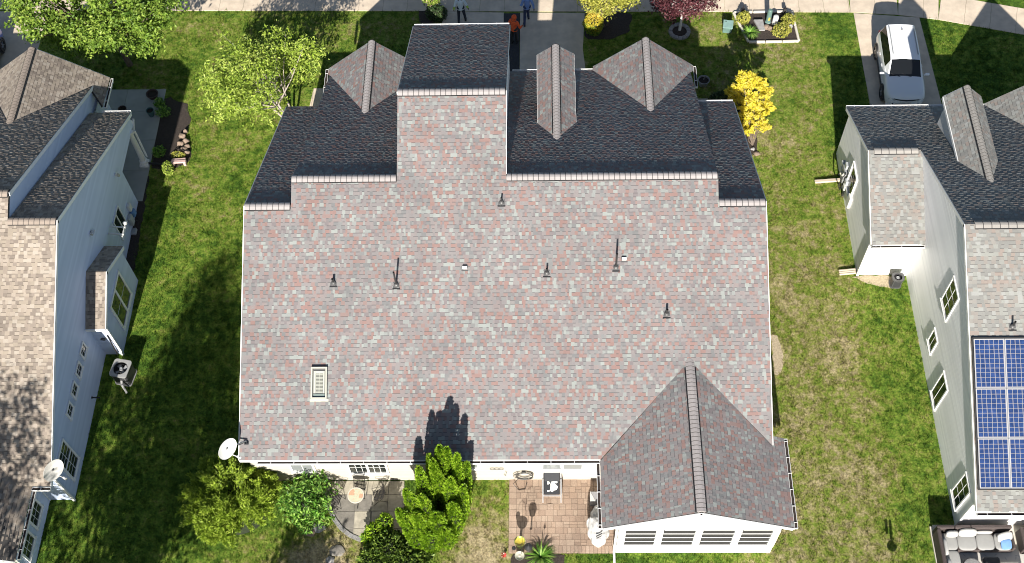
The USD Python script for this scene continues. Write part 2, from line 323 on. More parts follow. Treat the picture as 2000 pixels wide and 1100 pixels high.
def gutter(parent, a, b, out, hang=.8, w=.12, h=.11, mat='gutter_white', shade_strip=True, start=.35):
    a, b, out = V(*a), V(*b), unit(out); d = unit(b - a); L = np.linalg.norm(b - a); mb = MB(); c = (a + b) / 2; Z = V(0, 0, 1)
    R = np.stack([out, d, Z], 1)
    mb.box(c + out * (w - .007) - Z * h * .5, (.014, L, h), R); mb.box(c + out * .006 - Z * (h * .5 + .01), (.012, L, h - .02), R)
    mb.box(c + out * w / 2 - Z * (h - .006), (w - .028, L, .012), R)
    for e_ in (a + d * .006, b - d * .006): mb.box(e_ + out * w / 2 - Z * h * .5, (w - .03, .012, h - .03), R)
    g = mb.put('gutter', mat, parent)
    if shade_strip:
        MB().box(c + out * w / 2 - Z * (h * .32), (w - .032, L - .04, .012), R).put('shade_strip', 'gutter_shade', g)  # dark strip high in the trough, painted as its inner shadow
    s = start
    while s < L - .1:
        MB().box(a + d * s + out * (w / 2) + Z * .004, (w + .01, .022, .012), R).put('hanger', mat, g); s += hang
    return g

def window(parent, org, u, w, h, n, grid=(2, 2), split=None, fw=.065, dep=.05, pane='pane_glass', label=None, sill=True, mw=.018, frame='white_trim'):
    """org: the lower corner on the wall; u: along the wall. split: 'v' or 'h' adds a bar in the middle"""
    org, u, n = V(*org), unit(u), unit(n); Z = V(0, 0, 1); mb = MB(); R = np.stack([u, n, Z], 1); c0 = org + n * dep / 2
    def bx(m, x0, x1, z0, z1, d0, d1): m.box(org + u * (x0 + x1) / 2 + Z * (z0 + z1) / 2 + n * (d0 + d1) / 2, (x1 - x0, d1 - d0, z1 - z0), R)
    bx(mb, 0, fw, 0, h, 0, dep); bx(mb, w - fw, w, 0, h, 0, dep); bx(mb, fw, w - fw, h - fw, h, 0, dep); bx(mb, fw, w - fw, 0, fw, 0, dep)
    if split == 'v': bx(mb, w / 2 - fw * .55, w / 2 + fw * .55, fw, h - fw, 0, dep - .004)
    if split == 'h': bx(mb, fw, w - fw, h / 2 - fw * .4, h / 2 + fw * .4, 0, dep - .004)
    wd = mb.put('window', frame, parent, label=label)
    m = MB(); bx(m, fw - .005, w - fw + .005, fw - .005, h - fw + .005, .014, .020); m.put('pane', pane, wd)
    m = MB(); any_ = False
    for i in range(1, grid[0]):
        x = fw + (w - 2 * fw) * i / grid[0]
        if split == 'v' and i * 2 == grid[0]: continue
        bx(m, x - mw / 2, x + mw / 2, fw, h - fw, .018, .030); any_ = True
    for j in range(1, grid[1]):
        z = fw + (h - 2 * fw) * j / grid[1]
        if split == 'h' and j * 2 == grid[1]: continue
        bx(m, fw, w - fw, z - mw / 2, z + mw / 2, .018, .0285); any_ = True
    if any_: m.put('muntin', frame, wd)
    if sill:
        m = MB(); bx(m, -.03, w + .03, -.035, 0, 0, dep + .025); m.put('sill', frame, wd)
    return wd

def roof(house, name, pts, mat, seed, label=None, **kw):
    d = deck(house, pts, name, label=label); shingles(d, pts, mat, seed, **kw); return d

# ------------------------------------------------------------------ the middle house
H1 = thing('house', 'wide twin house in the middle with patchwork roof of grey and salmon shingles', 'house')
mS, mN = .473, .474
yE, zE = 16.858, 2.9
zS = lambda y: zE + mS * (y - yE)
XL, XR, XL2, XR2, XC1, XC2 = -11.296, 8.284, -9.526, 6.526, -5.529, -1.410
yLo, yMid, yC = 25.446, 26.387, 29.373
yNl, yNm, yNc = 33.43, 35.32, 35.525
zN = lambda y, y0: zS(y0) - mN * (y - y0)
G = 'shingle_grey_red'
P3 = lambda x, y, z: (x, y, z)
sunR = (5.33, 20.11, 4.44)
s_plane = [(XL, yE, zE), (2.02, yE + .05, zE + .02), (5.33, 20.11, zS(20.11)), (XR, 17.28, zS(17.28)), (XR, yLo, zS(yLo)), (XR2, yLo, zS(yLo)), (XR2, yMid, zS(yMid)), (XC2, yMid, zS(yMid)), (XC2, yC, zS(yC)), (XC1, yC, zS(yC)), (XC1, yMid, zS(yMid)), (XL2, yMid, zS(yMid)), (XL2, yLo, zS(yLo)), (XL, yLo, zS(yLo))]
s_plane[1] = (2.02, yE, zE)
main_roof = roof(H1, 'roof_slope', s_plane, G, 1, label='broad south roof slope of grey and salmon shingles')
# north slopes
nlow_w = [(XL, yLo, zS(yLo)), (XL, yNl, zN(yNl, yLo)), (XL2 - .02, yNl, zN(yNl, yLo)), (XL2 - .02, yLo, zS(yLo))]
nlow_e = [(XR2 + .02, yLo, zS(yLo)), (XR2 + .02, yNl, zN(yNl, yLo)), (XR, yNl, zN(yNl, yLo)), (XR, yLo, zS(yLo))]
nz = lambda y: zN(y, yMid); zE_ = zN(yNm, yMid); yz = lambda z: yMid + (zS(yMid) - z) / mN
nmid_w = [(XL2, yMid, nz(yMid)), (XL2, yNm, nz(yNm)), (-9.50, yNm, nz(yNm)), (-7.46, yz(4.95), 4.95), (-5.50, yz(3.335), 3.335), (-5.42, yz(3.335), 3.335), (-5.42, yMid, nz(yMid))]
nmid_e = [(-1.50, yMid, nz(yMid)), (-1.50, yNm, nz(yNm)), (2.24, yNm, nz(yNm)), (4.46, yz(4.99), 4.99), (6.60, yNm, nz(yNm)), (XR2, yNm, nz(yNm)), (XR2, yMid, nz(yMid))]
nmid_e[4] = (XR2, yNm - .03, nz(yNm - .03)); nmid_e.pop(5)
nc = [(XC1, yC, zS(yC)), (XC1, yNc, zN(yNc, yC)), (XC2, yNc, zN(yNc, yC)), (XC2, yC, zS(yC))]
NK = dict(hb=.006, hr=.0115, band=.012, curl=True)
rn_lw = roof(H1, 'roof_slope', nlow_w, G, 2, label='shaded low north roof slope at the west end', **NK)
rn_le = roof(H1, 'roof_slope', nlow_e, G, 3, label='shaded low north roof slope at the east end', **NK)
rn_mw = roof(H1, 'roof_slope', nmid_w, G, 4, label='shaded north roof slope west of the raised block', **NK)
rn_me = roof(H1, 'roof_slope', nmid_e, G, 5, label='shaded north roof slope east of the raised block', **NK)
rn_c = roof(H1, 'roof_slope', nc, G, 6, label='shaded north roof slope of the raised middle block', **NK)
dS, dN = V(0, -1, -mS), V(0, 1, -mN)
ridge_caps(main_roof, (XL + .01, yLo, zS(yLo)), (XL2 - .02, yLo, zS(yLo)), dS, dN, 'cap_grey', e=.205, hw=.17)
ridge_caps(main_roof, (XR2 + .02, yLo, zS(yLo)), (XR - .01, yLo, zS(yLo)), dS, dN, 'cap_grey', e=.205, hw=.17)
ridge_caps(main_roof, (XL2 + .01, yMid, zS(yMid)), (XC1 - .01, yMid, zS(yMid)), dS, dN, 'cap_grey', e=.205, hw=.17)
ridge_caps(main_roof, (XC2 + .02, yMid, zS(yMid)), (XR2 - .01, yMid, zS(yMid)), dS, dN, 'cap_grey', e=.205, hw=.17)
ridge_caps(main_roof, (XC1 + .01, yC, zS(yC)), (XC2 - .01, yC, zS(yC)), dS, dN, 'cap_grey', e=.205, hw=.17)
# gables on the north side
def cross_gable(house, name, rx, zr, yS, yN, xw, xe, ze, seed, mat=G, cap='cap_grey', west=None, east=None, label=None, capkw={}):
    """ridge along y at x = rx; west / east give the plan points (y) where each eave meets the main roof"""
    sw, se = (zr - ze) / (rx - xw), (zr - ze) / (xe - rx)
    W = [(rx, yS, zr), (rx, yN, zr)] + [(x, y, zr - sw * (rx - x)) for x, y in west]
    Ee = [(rx, yN, zr), (rx, yS, zr)] + [(x, y, zr - se * (x - rx)) for x, y in east]
    d = roof(house, name, W, mat, seed, label=label, whi=.2); r2 = roof(house, name, Ee, mat, seed + 1, label=label, whi=.2)
    ridge_caps(d, (rx, yS - .12, zr + .01), (rx, yN + .01, zr + .01), V(-1, 0, -sw), V(1, 0, -se), cap, e=.165, hw=.145, vent_span=(.09, 1.0), vw=.06, **capkw)
    return d
cross_gable(H1, 'cross_gable', 4.46, 4.99, yz(4.99), 35.55, 2.24, 6.68, zE_, 20, west=[(2.24, 35.55), (2.24, yNm - .02)], east=[(6.68, yNm - .05), (6.68, 35.55)], label='tall cross gable roof at the north east corner')
cross_gable(H1, 'cross_gable', -7.46, 4.95, yz(4.95), 35.62, -9.62, -5.30, zE_, 24, west=[(-9.62, 35.62), (-9.62, yNm - .03)], east=[(-5.42, yz(3.30)), (-5.42, 35.62)], label='tall cross gable roof at the north west corner')
cross_gable(H1, 'dormer_roof', .54, 6.07, yz(6.07), 34.22, -.235, 1.33, 5.46, 28, west=[(-.235, 34.22), (-.235, yz(5.46))], east=[(1.33, yz(5.46)), (1.33, 34.22)], label='narrow dormer roof')
# rear sunroom
def slope_z(x, xr, z, s): return z - s * abs(x - xr)
sw_, se_ = (4.44 - 2.87) / (5.33 - 2.0), (4.44 - 2.87) / (8.76 - 5.33)
yv = lambda x, s: yE + (slope_z(x, 5.33, 4.44, s) - zE) / mS
swp = [(5.33, 14.26, 4.44), (2.0, 14.26, 2.87), (2.0, yv(2.0, sw_), 2.87), (5.33, 20.11, 4.44)]
sep = [(5.33, 20.11, 4.44), (XR, yv(XR, se_), slope_z(XR, 5.33, 4.44, se_)), (8.76, 17.62, 2.87), (8.76, 14.26, 2.87), (5.33, 14.26, 4.44)]
sep = [(5.33, 20.11, 4.44), (XR, yv(XR, se_), slope_z(XR, 5.33, 4.44, se_)), (XR, 17.68, slope_z(XR, 5.33, 4.44, se_)), (8.76, 17.68, 2.87), (8.76, 14.26, 2.87), (5.33, 14.26, 4.44)]
sun_roof = roof(H1, 'sunroom_roof', swp, G, 40, label='gabled roof slope over the rear sunroom')
roof(H1, 'sunroom_roof', sep, G, 41, label='gabled roof slope over the rear sunroom')
ridge_caps(sun_roof, (5.33, 14.27, 4.45), (5.33, 20.2, 4.45), V(-1, 0, -sw_), V(1, 0, -se_), 'cap_grey', e=.165, hw=.155, vent_span=(0, .93), vw=.06)

# walls
def gable_block(house, x0, x1, yS, yN, prof_top, mat, rows=(True, False, False, False), z0=0.0, label=None):
    """prof_top: [(y, z) ...] from south to north along the underside of the roof"""
    S = [(x0, yS, z0), (x1, yS, z0), (x1, yS, prof_top[0][1]), (x0, yS, prof_top[0][1])]
    Nn = [(x1, yN, z0), (x0, yN, z0), (x0, yN, prof_top[-1][1]), (x1, yN, prof_top[-1][1])]
    E_ = [(x1, yS, z0), (x1, yN, z0)] + [(x1, y, z) for y, z in prof_top[::-1]]
    W_ = [(x0, yN, z0), (x0, yS, z0)] + [(x0, y, z) for y, z in prof_top]
    clad(house, S, (0, -1, 0), mat, rows=rows[0]); clad(house, E_, (1, 0, 0), mat, rows=rows[1]); clad(house, Nn, (0, 1, 0), mat, rows=rows[2]); clad(house, W_, (-1, 0, 0), mat, rows=rows[3])
u_ = .16
yw = 17.24
gable_block(H1, XL + .1, XR - .1, yw, 33.05, [(yw, zS(yw) - u_), (yLo, zS(yLo) - u_), (33.05, zN(33.05, yLo) - u_)], 'cream_siding')
gable_block(H1, XL2 + .1, XR2 - .1, yw + .3, 34.95, [(yw + .3, zS(yw + .3) - u_), (yMid, zS(yMid) - u_), (34.95, nz(34.95) - u_)], 'white_vinyl', rows=(False,) * 4)
gable_block(H1, XC1 + .1, XC2 - .08, yw + .6, 35.3, [(yw + .6, zS(yw + .6) - u_), (yC, zS(yC) - u_), (35.3, zN(35.3, yC) - u_)], 'white_vinyl', rows=(False, True, False, True))
for x0, x1, rx, zr, yy in ((2.35, 6.56, 4.46, 4.83, 35.28), (-9.5, -5.42, -7.46, 4.8, 35.32)):
    clad(H1, [(x1, yy, 0), (x0, yy, 0), (x0, yy, 3.0), (rx, yy, zr), (x1, yy, 3.0)], (0, 1, 0), 'white_vinyl', rows=False, label='north gable wall')
clad(H1, [(1.25, 33.95, 3.6), (-.15, 33.95, 3.6), (-.15, 33.95, 5.4), (.54, 33.95, 5.95), (1.25, 33.95, 5.4)], (0, 1, 0), 'white_vinyl', rows=False, label='dormer front wall')
for xx_, nn_ in ((-.15, -1), (1.25, 1)):
    clad(H1, [(xx_, 33.95, 3.55), (xx_, 33.95, 5.42), (xx_, 30.3, 5.42)], (nn_, 0, 0), 'white_vinyl', rows=False, label='dormer cheek wall')
# fascia and rake boards
tb = MB()
board(tb, (XL, yE - .0, zE - .01), (2.0, yE, zE - .01), (0, -1, 0), w=.14, t=.02)
board(tb, (XL - .005, yE, zE - .005), (XL - .005, yLo, zS(yLo) - .005), (-1, 0, 0), w=.14); board(tb, (XL - .005, yLo, zS(yLo) - .005), (XL - .005, yNl, zN(yNl, yLo) - .005), (-1, 0, 0), w=.14)
board(tb, (XR + .005, 17.3, zS(17.3) - .005), (XR + .005, yLo, zS(yLo) - .005), (1, 0, 0), w=.14, t=.022); board(tb, (XR + .005, yLo, zS(yLo) - .005), (XR + .005, yNl, zN(yNl, yLo) - .005), (1, 0, 0), w=.14)
board(tb, (XC2 + .004, yMid + .1, zS(yMid + .1) - .005), (XC2 + .004, yC, zS(yC) - .005), (1, 0, 0), w=.13, t=.025); board(tb, (XC2 + .004, yC, zS(yC) - .005), (XC2 + .004, yNc, zN(yNc, yC) - .005), (1, 0, 0), w=.13, t=.025)
board(tb, (XC1 - .004, yC, zS(yC) - .005), (XC1 - .004, yNc, zN(yNc, yC) - .005), (-1, 0, 0), w=.13, t=.025)
for a, b in (((2.24, 35.56, zE_ - .01), (4.46, 35.56, 4.98)), ((4.46, 35.56, 4.98), (6.68, 35.56, zE_ - .01)), ((-9.62, 35.63, zE_ - .01), (-7.46, 35.63, 4.94)), ((-7.46, 35.63, 4.94), (-5.42, 35.63, 3.25)), ((-.235, 34.23, 5.45), (.54, 34.23, 6.06)), ((.54, 34.23, 6.06), (1.33, 34.23, 5.45))):
    board(tb, a, b, (0, 1, 0), w=.12, t=.02)
board(tb, (-.24, 34.2, 5.455), (-.24, 30.4, 5.455), (-1, 0, 0), w=.09, t=.012); board(tb, (1.335, 34.2, 5.455), (1.335, 30.35, 5.455), (1, 0, 0), w=.09, t=.012)
tb.put('fascia_board', 'white_trim', H1)
sf = MB(); sf.poly([(XL + .1, yE + .02, 2.745), (XL + .1, yw, 2.745), (2.0, yw, 2.745), (2.0, yE + .02, 2.745)]); sf.put('soffit', 'soffit', H1)
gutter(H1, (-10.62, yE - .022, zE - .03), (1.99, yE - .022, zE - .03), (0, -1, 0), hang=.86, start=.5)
gutter(H1, (XC1 + .02, yNc + .02, zN(yNc, yC) - .02), (XC2 - .02, yNc + .02, zN(yNc, yC) - .02), (0, 1, 0), shade_strip=False)
gutter(H1, (-1.36, yNm + .02, zE_ - .02), (2.22, yNm + .02, zE_ - .02), (0, 1, 0), shade_strip=False)
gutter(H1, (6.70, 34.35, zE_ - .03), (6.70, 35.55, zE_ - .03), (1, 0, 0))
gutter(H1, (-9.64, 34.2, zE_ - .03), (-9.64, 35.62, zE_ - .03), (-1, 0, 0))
gutter(H1, (XR2 + .1, yNl + .02, zN(yNl, yLo) - .02), (XR, yNl + .02, zN(yNl, yLo) - .02), (0, 1, 0), shade_strip=False)
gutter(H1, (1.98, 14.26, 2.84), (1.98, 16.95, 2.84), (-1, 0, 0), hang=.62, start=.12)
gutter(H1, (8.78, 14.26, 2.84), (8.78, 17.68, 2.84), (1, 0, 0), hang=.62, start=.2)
# sunroom front and sides
zt = 2.45; xa, xb, yf = 2.60, 8.36, 14.31
clad(H1, [(xa, yf, 2.52), (xb, yf, 2.52), (xb, yf, slope_z(xb, 5.33, 4.44, se_) - .12), (5.33, yf, 4.3), (xa, yf, slope_z(xa, 5.33, 4.44, sw_) - .12)], (0, -1, 0), 'white_trim', rows=False, label='white sunroom gable')
clad(H1, [(xa, yf, 0), (xb, yf, 0), (xb, yf, .80), (xa, yf, .80)], (0, -1, 0), 'white_trim', rows=False, label='white wall below the sunroom windows')
clad(H1, [(xb, yf, 0), (xb, yw, 0), (xb, yw, 2.8), (xb, yf, 2.8)], (1, 0, 0), 'white_trim', rows=False)
clad(H1, [(xa, yw, 0), (xa, yf, 0), (xa, yf, 2.8), (xa, yw, 2.8)], (-1, 0, 0), 'white_trim', rows=False)
fb = MB()
for a, b in (((1.98, 14.24, 2.86), (5.33, 14.24, 4.43)), ((5.33, 14.24, 4.43), (8.78, 14.24, 2.86))): board(fb, a, b, (0, -1, 0), w=.17, t=.025)
fb.poly([(2.0, 14.27, 2.74), (5.33, 14.27, 4.31), (5.33, yf, 4.31), (2.0, yf, 2.74)]); fb.poly([(8.76, 14.27, 2.74), (5.33, 14.27, 4.31), (5.33, yf, 4.31), (8.76, yf, 2.74)])
fb.put('rake_board', 'white_trim', H1)
MB().poly([(2.0, 14.32, 2.72), (xa, 14.32, 2.72), (xa, 17.0, 2.72), (2.0, 17.0, 2.72)]).poly([(xb, 14.32, 2.72), (8.74, 14.32, 2.72), (8.74, 17.6, 2.72), (xb, 17.6, 2.72)]).put('soffit', 'soffit', H1)
pw = .26; ww = (xb - xa - pw * 5 + .1) / 4
for i in range(5):
    x = xa + i * (ww + pw) - .05 * (i > 0) + (0 if i else 0)
    x0 = xa + i * (ww + pw) - (.05 if 0 < i < 4 else (.1 if i == 4 else 0)); MB().span((x0, yf - .03, .80), (min(x0 + (pw if i in (0, 4) else pw - .0), xb), yf + .05, 2.52)).put('mullion', 'white_trim', H1)
for i in range(4):
    x0 = xa + pw + i * (ww + pw) - .05 * min(i, 1) * 0; x1 = x0 + ww - .06
    wd = MB().span((x0 - .02, yf, .78), (x1 + .02, yf + .03, .85)).put('sunroom_window', 'white_trim', H1)
    MB().span((x0 - .02, yf, 2.46), (x1 + .02, yf + .03, 2.53)).put('head', 'white_trim', wd)
    MB().poly([(x0 - .06, yf + .05, .80), (x1 + .06, yf + .05, .80), (x1 + .06, yf + .05, 2.52), (x0 - .06, yf + .05, 2.52)]).put('pane', 'screen_mesh', wd)
    for j in range(1, 4):
        MB().span((x0 - .02, yf + .005, .82 + j * .41), (x1 + .02, yf + .03, .838 + j * .41)).put('crossbar', 'white_trim', wd)
dp = MB(); dp.bar((xa - .06, yf + .05, 2.6), (xa - .06, yf + .05, .1), .08, .06, up=(0, 1, 0)); dp.bar((2.05, 14.34, 2.75), (xa - .06, yf + .05, 2.58), .07, .06); dp.bar((xa - .06, yf + .07, .1), (xa - .06, yf - .45, .05), .08, .06); dp.put('downspout', 'white_trim', H1)
# windows of the rear wall
yo = yw - .015
for px0, px1, z0, z1, grid, sp, pane in ((563, 612, .95, 2.35, (2, 2), None, 'pane_pale'), (676, 755, .75, 2.4, (6, 3), 'v', 'pane_glass'), (905, 936, 1.2, 2.2, (1, 2), None, 'pane_pale'), (1056, 1141, 1.0, 2.3, (2, 1), 'v', 'pane_pale')):
    a = at(px0, 918, 1.6)[0]; b = at(px1, 918, 1.6)[0]
    window(H1, (a, yo, z0), (1, 0, 0), b - a, z1 - z0, (0, -1, 0), grid=grid, split=sp, pane=pane, fw=.08, dep=.06)

# ------------------------------------------------------------------ the house at the left edge
H2 = thing('house', 'house at the left edge with tan brown shingle roof and shaded white wall with sky blue put into its colour', 'house')
T_ = 'shingle_tan'; aS, aN = .517, .480
XE2, XM2 = -18.25, -20.10
l_r, m_r = (24.74, 7.14), (25.68, 7.626)
z2S = lambda y: 7.14 - aS * (24.74 - y)
z2l = lambda y: 7.14 - aN * (y - 24.74)
z2m = lambda y: 7.626 - aN * (y - 25.68)
yS2 = 15.97
s2 = [(-33, yS2, z2S(yS2)), (-25.3, yS2, z2S(yS2)), (-22.4, 18.6, z2S(18.6)), (-19.46, yS2, z2S(yS2)), (XE2, yS2, z2S(yS2)), (XE2, 24.74, 7.14), (XM2, 24.74, 7.14), (XM2, 25.68, z2S(25.68)), (-33, 25.68, z2S(25.68))]
BK = dict(wlo=.09, whi=.21)
r2 = roof(H2, 'roof_slope', s2, T_, 60, label='tan south roof slope, its lower part in dappled tree shade', **BK)
roof(H2, 'roof_slope', [(XM2 + .02, 24.74, 7.14), (XM2 + .02, 33.32, z2l(33.32)), (XE2, 33.32, z2l(33.32)), (XE2, 24.74, 7.14)], T_, 61, label='low shaded north roof slope', curl=True, hb=.006, hr=.015, **BK)
roof(H2, 'roof_slope', [(-33, 25.68, 7.626), (-33, 35.15, z2m(35.15)), (-25.3, 35.15, z2m(35.15)), (-22.4, 31.15, z2m(31.15)), (XM2, 34.5, z2m(34.5)), (XM2, 25.68, 7.626)], T_, 62, label='high shaded north roof slope', curl=True, hb=.006, hr=.015, **BK)
d2S, d2N = V(0, -1, -aS), V(0, 1, -aN)
ridge_caps(r2, (XM2 + .02, 24.74, 7.14), (XE2 - .01, 24.74, 7.14), d2S, d2N, 'cap_tan', e=.2, hw=.17)
ridge_caps(r2, (-26, 25.68, 7.626), (XM2 - .01, 25.68, 7.626), d2S, d2N, 'cap_tan', e=.2, hw=.17)
cross_gable(H2, 'cross_gable', -22.42, 5.0, 31.15, 35.42, -25.24, -19.6, 2.95, 64, mat=T_, cap='cap_tan', west=[(-25.24, 35.42), (-25.24, 35.1)], east=[(-20.1, 34.4), (-19.6, 33.75), (-19.6, 35.42)], label='cross gable roof lit by the sun')
gsl = 1.57 / 3.4
roof(H2, 'wing_roof', [(-22.4, 18.6, 3.97), (-19.46, yS2, 2.61), (-19.0, 16.08, 2.40), (-19.0, 13.2, 2.40), (-22.4, 13.2, 3.97)], T_, 66, label='rear wing roof in tree shade', **BK)
roof(H2, 'wing_roof', [(-22.4, 13.2, 3.97), (-25.8, 13.2, 2.4), (-25.8, 16.0, 2.4), (-22.4, 18.6, 3.97)], T_, 67, **BK)
roof(H2, 'bay_roof', [(-18.34, 24.69, 3.56), (-18.34, 26.62, 2.46), (-17.54, 26.62, 2.46), (-17.54, 24.69, 3.56)], T_, 68, label='small bay roof, shaded side', curl=True, hb=.006, hr=.012)
roof(H2, 'bay_roof', [(-17.54, 24.69, 3.56), (-17.54, 22.68, 2.46), (-18.34, 22.68, 2.46), (-18.34, 24.69, 3.56)], T_, 69, label='small bay roof, sunny side')
wx = -18.35
clad(H2, [(wx, 16.45, 0), (wx, 30.6, 0), (wx, 30.6, 2.3), (wx, 33.2, 2.3), (wx, 33.2, z2l(33.2) - .14), (wx, 24.74, 6.98), (wx, 16.45, z2S(16.45) - .15)], (1, 0, 0), 'shade_blue_siding', e=.13, t=.010, label='long east gable wall in shade')
clad(H2, [(XM2 - .05, 24.9, 6.7), (XM2 - .05, 34.6, 2.2), (XM2 - .05, 34.6, z2m(34.6) - .12), (XM2 - .05, 25.68, 7.5), (XM2 - .05, 24.9, 7.0)], (1, 0, 0), 'shade_blue_siding', e=.13, t=.01, label='narrow stepped wall between two roof slopes')
clad(H2, [(-33, 16.45, 0), (wx, 16.45, 0), (wx, 16.45, 2.72), (-33, 16.45, 2.72)], (0, -1, 0), 'shade_blue_siding', label='south wall')
clad(H2, [(-20, 30.6, 0), (wx, 30.6, 0), (wx, 30.6, 2.6), (-20, 30.6, 2.6)][::-1], (0, 1, 0), 'shade_blue_siding', rows=False, label='porch side wall')
clad(H2, [(-20, 30.6, 0), (-20, 35.0, 0), (-20, 35.0, 2.7), (-20, 30.6, 2.7)], (1, 0, 0), 'shade_blue_siding', rows=False, label='porch back wall')
clad(H2, [(-20, 35.0, 0), (-33, 35.0, 0), (-33, 35, 2.7), (-20, 35, 2.7)], (0, 1, 0), 'shade_blue_siding', rows=False, label='north wall')
clad(H2, [(-25, 35.1, 2.6), (-19.9, 35.1, 2.6), (-22.42, 35.1, 4.85)], (0, 1, 0), 'shade_blue_siding', rows=False, label='north gable wall')
bx_ = -17.62
clad(H2, [(bx_, 22.85, 0), (bx_, 26.45, 0), (bx_, 26.45, 2.48), (bx_, 24.69, 3.46), (bx_, 22.85, 2.48)], (1, 0, 0), 'shade_blue_siding', e=.13, t=.01, label='bay wall with wide window')
clad(H2, [(wx, 22.85, 0), (bx_, 22.85, 0), (bx_, 22.85, 2.5), (wx, 22.85, 2.5)], (0, -1, 0), 'shade_blue_siding', e=.13, t=.01, label='sunny end of the bay')
clad(H2, [(bx_, 26.45, 0), (wx, 26.45, 0), (wx, 26.45, 2.5), (bx_, 26.45, 2.5)], (0, 1, 0), 'shade_blue_siding', rows=False)
ex_ = -19.32
clad(H2, [(ex_, 13.5, 0), (ex_, 16.45, 0), (ex_, 16.45, 2.45), (ex_, 13.5, 2.45)], (1, 0, 0), 'shade_blue_siding', e=.13, t=.01, label='rear wing wall with two windows')
clad(H2, [(-25.5, 13.5, 0), (ex_, 13.5, 0), (ex_, 13.5, 2.45), (-22.4, 13.5, 3.85), (-25.5, 13.5, 2.45)], (0, -1, 0), 'white_trim', rows=False, label='white rear wing gable')
tb = MB()
for a, b, n_ in (((XE2 + .003, yS2, z2S(yS2)), (XE2 + .003, 24.74, 7.14), (1, 0, 0)), ((XE2 + .003, 24.74, 7.14), (XE2 + .003, 33.32, z2l(33.32)), (1, 0, 0)), ((XM2 + .001, 25.68, 7.62), (XM2 + .001, 34.6, z2m(34.6)), (1, 0, 0)),
    ((-17.537, 22.68, 2.46), (-17.537, 24.69, 3.56), (1, 0, 0)), ((-17.537, 24.69, 3.56), (-17.537, 26.62, 2.46), (1, 0, 0)), ((-22.42, 35.43, 4.99), (-19.6, 35.43, 2.94), (0, 1, 0)), ((-25.8, 13.19, 2.4), (-22.4, 13.19, 3.97), (0, -1, 0)), ((-22.4, 13.19, 3.97), (-19.0, 13.19, 2.4), (0, -1, 0)),
    ((-18.34, 22.665, 2.46), (-17.52, 22.665, 2.46), (0, -1, 0))):
    board(tb, a, b, n_, w=.15, t=.03)
tb.span((-18.4, 16.38, 0), (-18.3, 16.45, 2.6)); tb.span((-17.65, 22.78, 0), (-17.55, 22.85, 2.4)); tb.span((-19.33, 16.4, .0), (-19.28, 16.449, 2.3))
tb.bar((wx - .1, 33.2, 2.42), (wx - .1, 30.6, 2.42), .2, .24); tb.bar((-20, 33.2, 2.42), (wx, 33.2, 2.42), .2, .24)
tb.put('trim_board', 'white_trim', H2)
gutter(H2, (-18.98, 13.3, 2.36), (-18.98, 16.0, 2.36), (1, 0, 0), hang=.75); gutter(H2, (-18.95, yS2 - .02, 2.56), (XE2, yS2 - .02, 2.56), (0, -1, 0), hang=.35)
gutter(H2, (-19.58, 33.75, 2.91), (-19.58, 35.42, 2.91), (1, 0, 0)); gutter(H2, (-19.55, 33.34, z2l(33.32) - .02), (XE2 - .02, 33.34, z2l(33.32) - .02), (0, 1, 0), shade_strip=False)
col = MB(); col.lathe([(.0, 0), (.19, 0), (.19, .22), (.14, .26), (.125, 1.2), (.11, 2.1), (.16, 2.16), (.16, 2.3), (0, 2.3)], (wx - .05, 32.75, .1), 20); col.span((wx - .25, 32.55, .02), (wx + .15, 32.95, .14)); col.put('porch_column', 'white_trim', H2, smooth=40)
dsp = MB(); dsp.bar((wx + .02, 33.45, 2.45), (wx + .02, 33.0, 2.1), .07, .06); dsp.bar((wx + .06, 33.0, 2.15), (wx + .06, 33.0, .25), .07, .06, up=(0, 1, 0)); dsp.put('downspout', 'white_trim', H2)
# windows of the east wall
ye_ = lambda y, z: (wx + .012, y, z)
for k in range(4):
    window(H2, ye_(22.1 - .87 * k - .58, 2.0), (0, 1, 0), .58, .55, (1, 0, 0), grid=(2, 2), fw=.075, label=None)
window(H2, ye_(17.0, .52), (0, 1, 0), 1.0, 1.86, (1, 0, 0), grid=(2, 6), split='h', fw=.09)
window(H2, (bx_ + .012, 23.72, .5), (0, 1, 0), 1.8, 1.84, (1, 0, 0), grid=(2, 2), split='v', fw=.10, label='wide bay window of four panes')
for y0 in (15.0, 13.75): window(H2, (ex_ + .012, y0, .62), (0, 1, 0), .98, 1.62, (1, 0, 0), grid=(3, 4), fw=.09)
window(H2, ye_(28.0, .9), (0, 1, 0), .95, 1.25, (1, 0, 0), grid=(2, 1), split='v', fw=.05)

# ------------------------------------------------------------------ the house at the right edge
H3 = thing('house', 'white sided house at the right edge with pale grey shingles and solar panels', 'house')
Q_ = 'shingle_pale'; bS, bN = .485, .468
XW3, XG3 = 15.36, 13.24
z3S = lambda y: 7.11 - bS * (24.25 - y)
z3N = lambda y: 7.11 - bN * (y - 24.25)
zG3 = lambda y: z3N(29.6) - .50 * (29.6 - y)
PK = dict(wlo=.11, whi=.185)
r3 = roof(H3, 'roof_slope', [(XW3, 14.95, z3S(14.95)), (27.5, 14.95, z3S(14.95)), (27.5, 24.25, 7.11), (XW3, 24.25, 7.11)], Q_, 80, label='pale grey south roof slope carrying solar panels', **PK)
roof(H3, 'roof_slope', [(XW3, 24.25, 7.11), (27.5, 24.25, 7.11), (27.5, 33.3, z3N(33.3)), (24, 33.3, z3N(33.3)), (21.5, 29.2, z3N(29.2)), (19.2, 33.3, z3N(33.3)), (XG3, 33.3, z3N(33.3)), (XG3, 29.6, z3N(29.6)), (XW3, 29.6, z3N(29.6))], Q_, 81, label='shaded north roof slope over house and garage', curl=True, hb=.006, hr=.013, **PK)
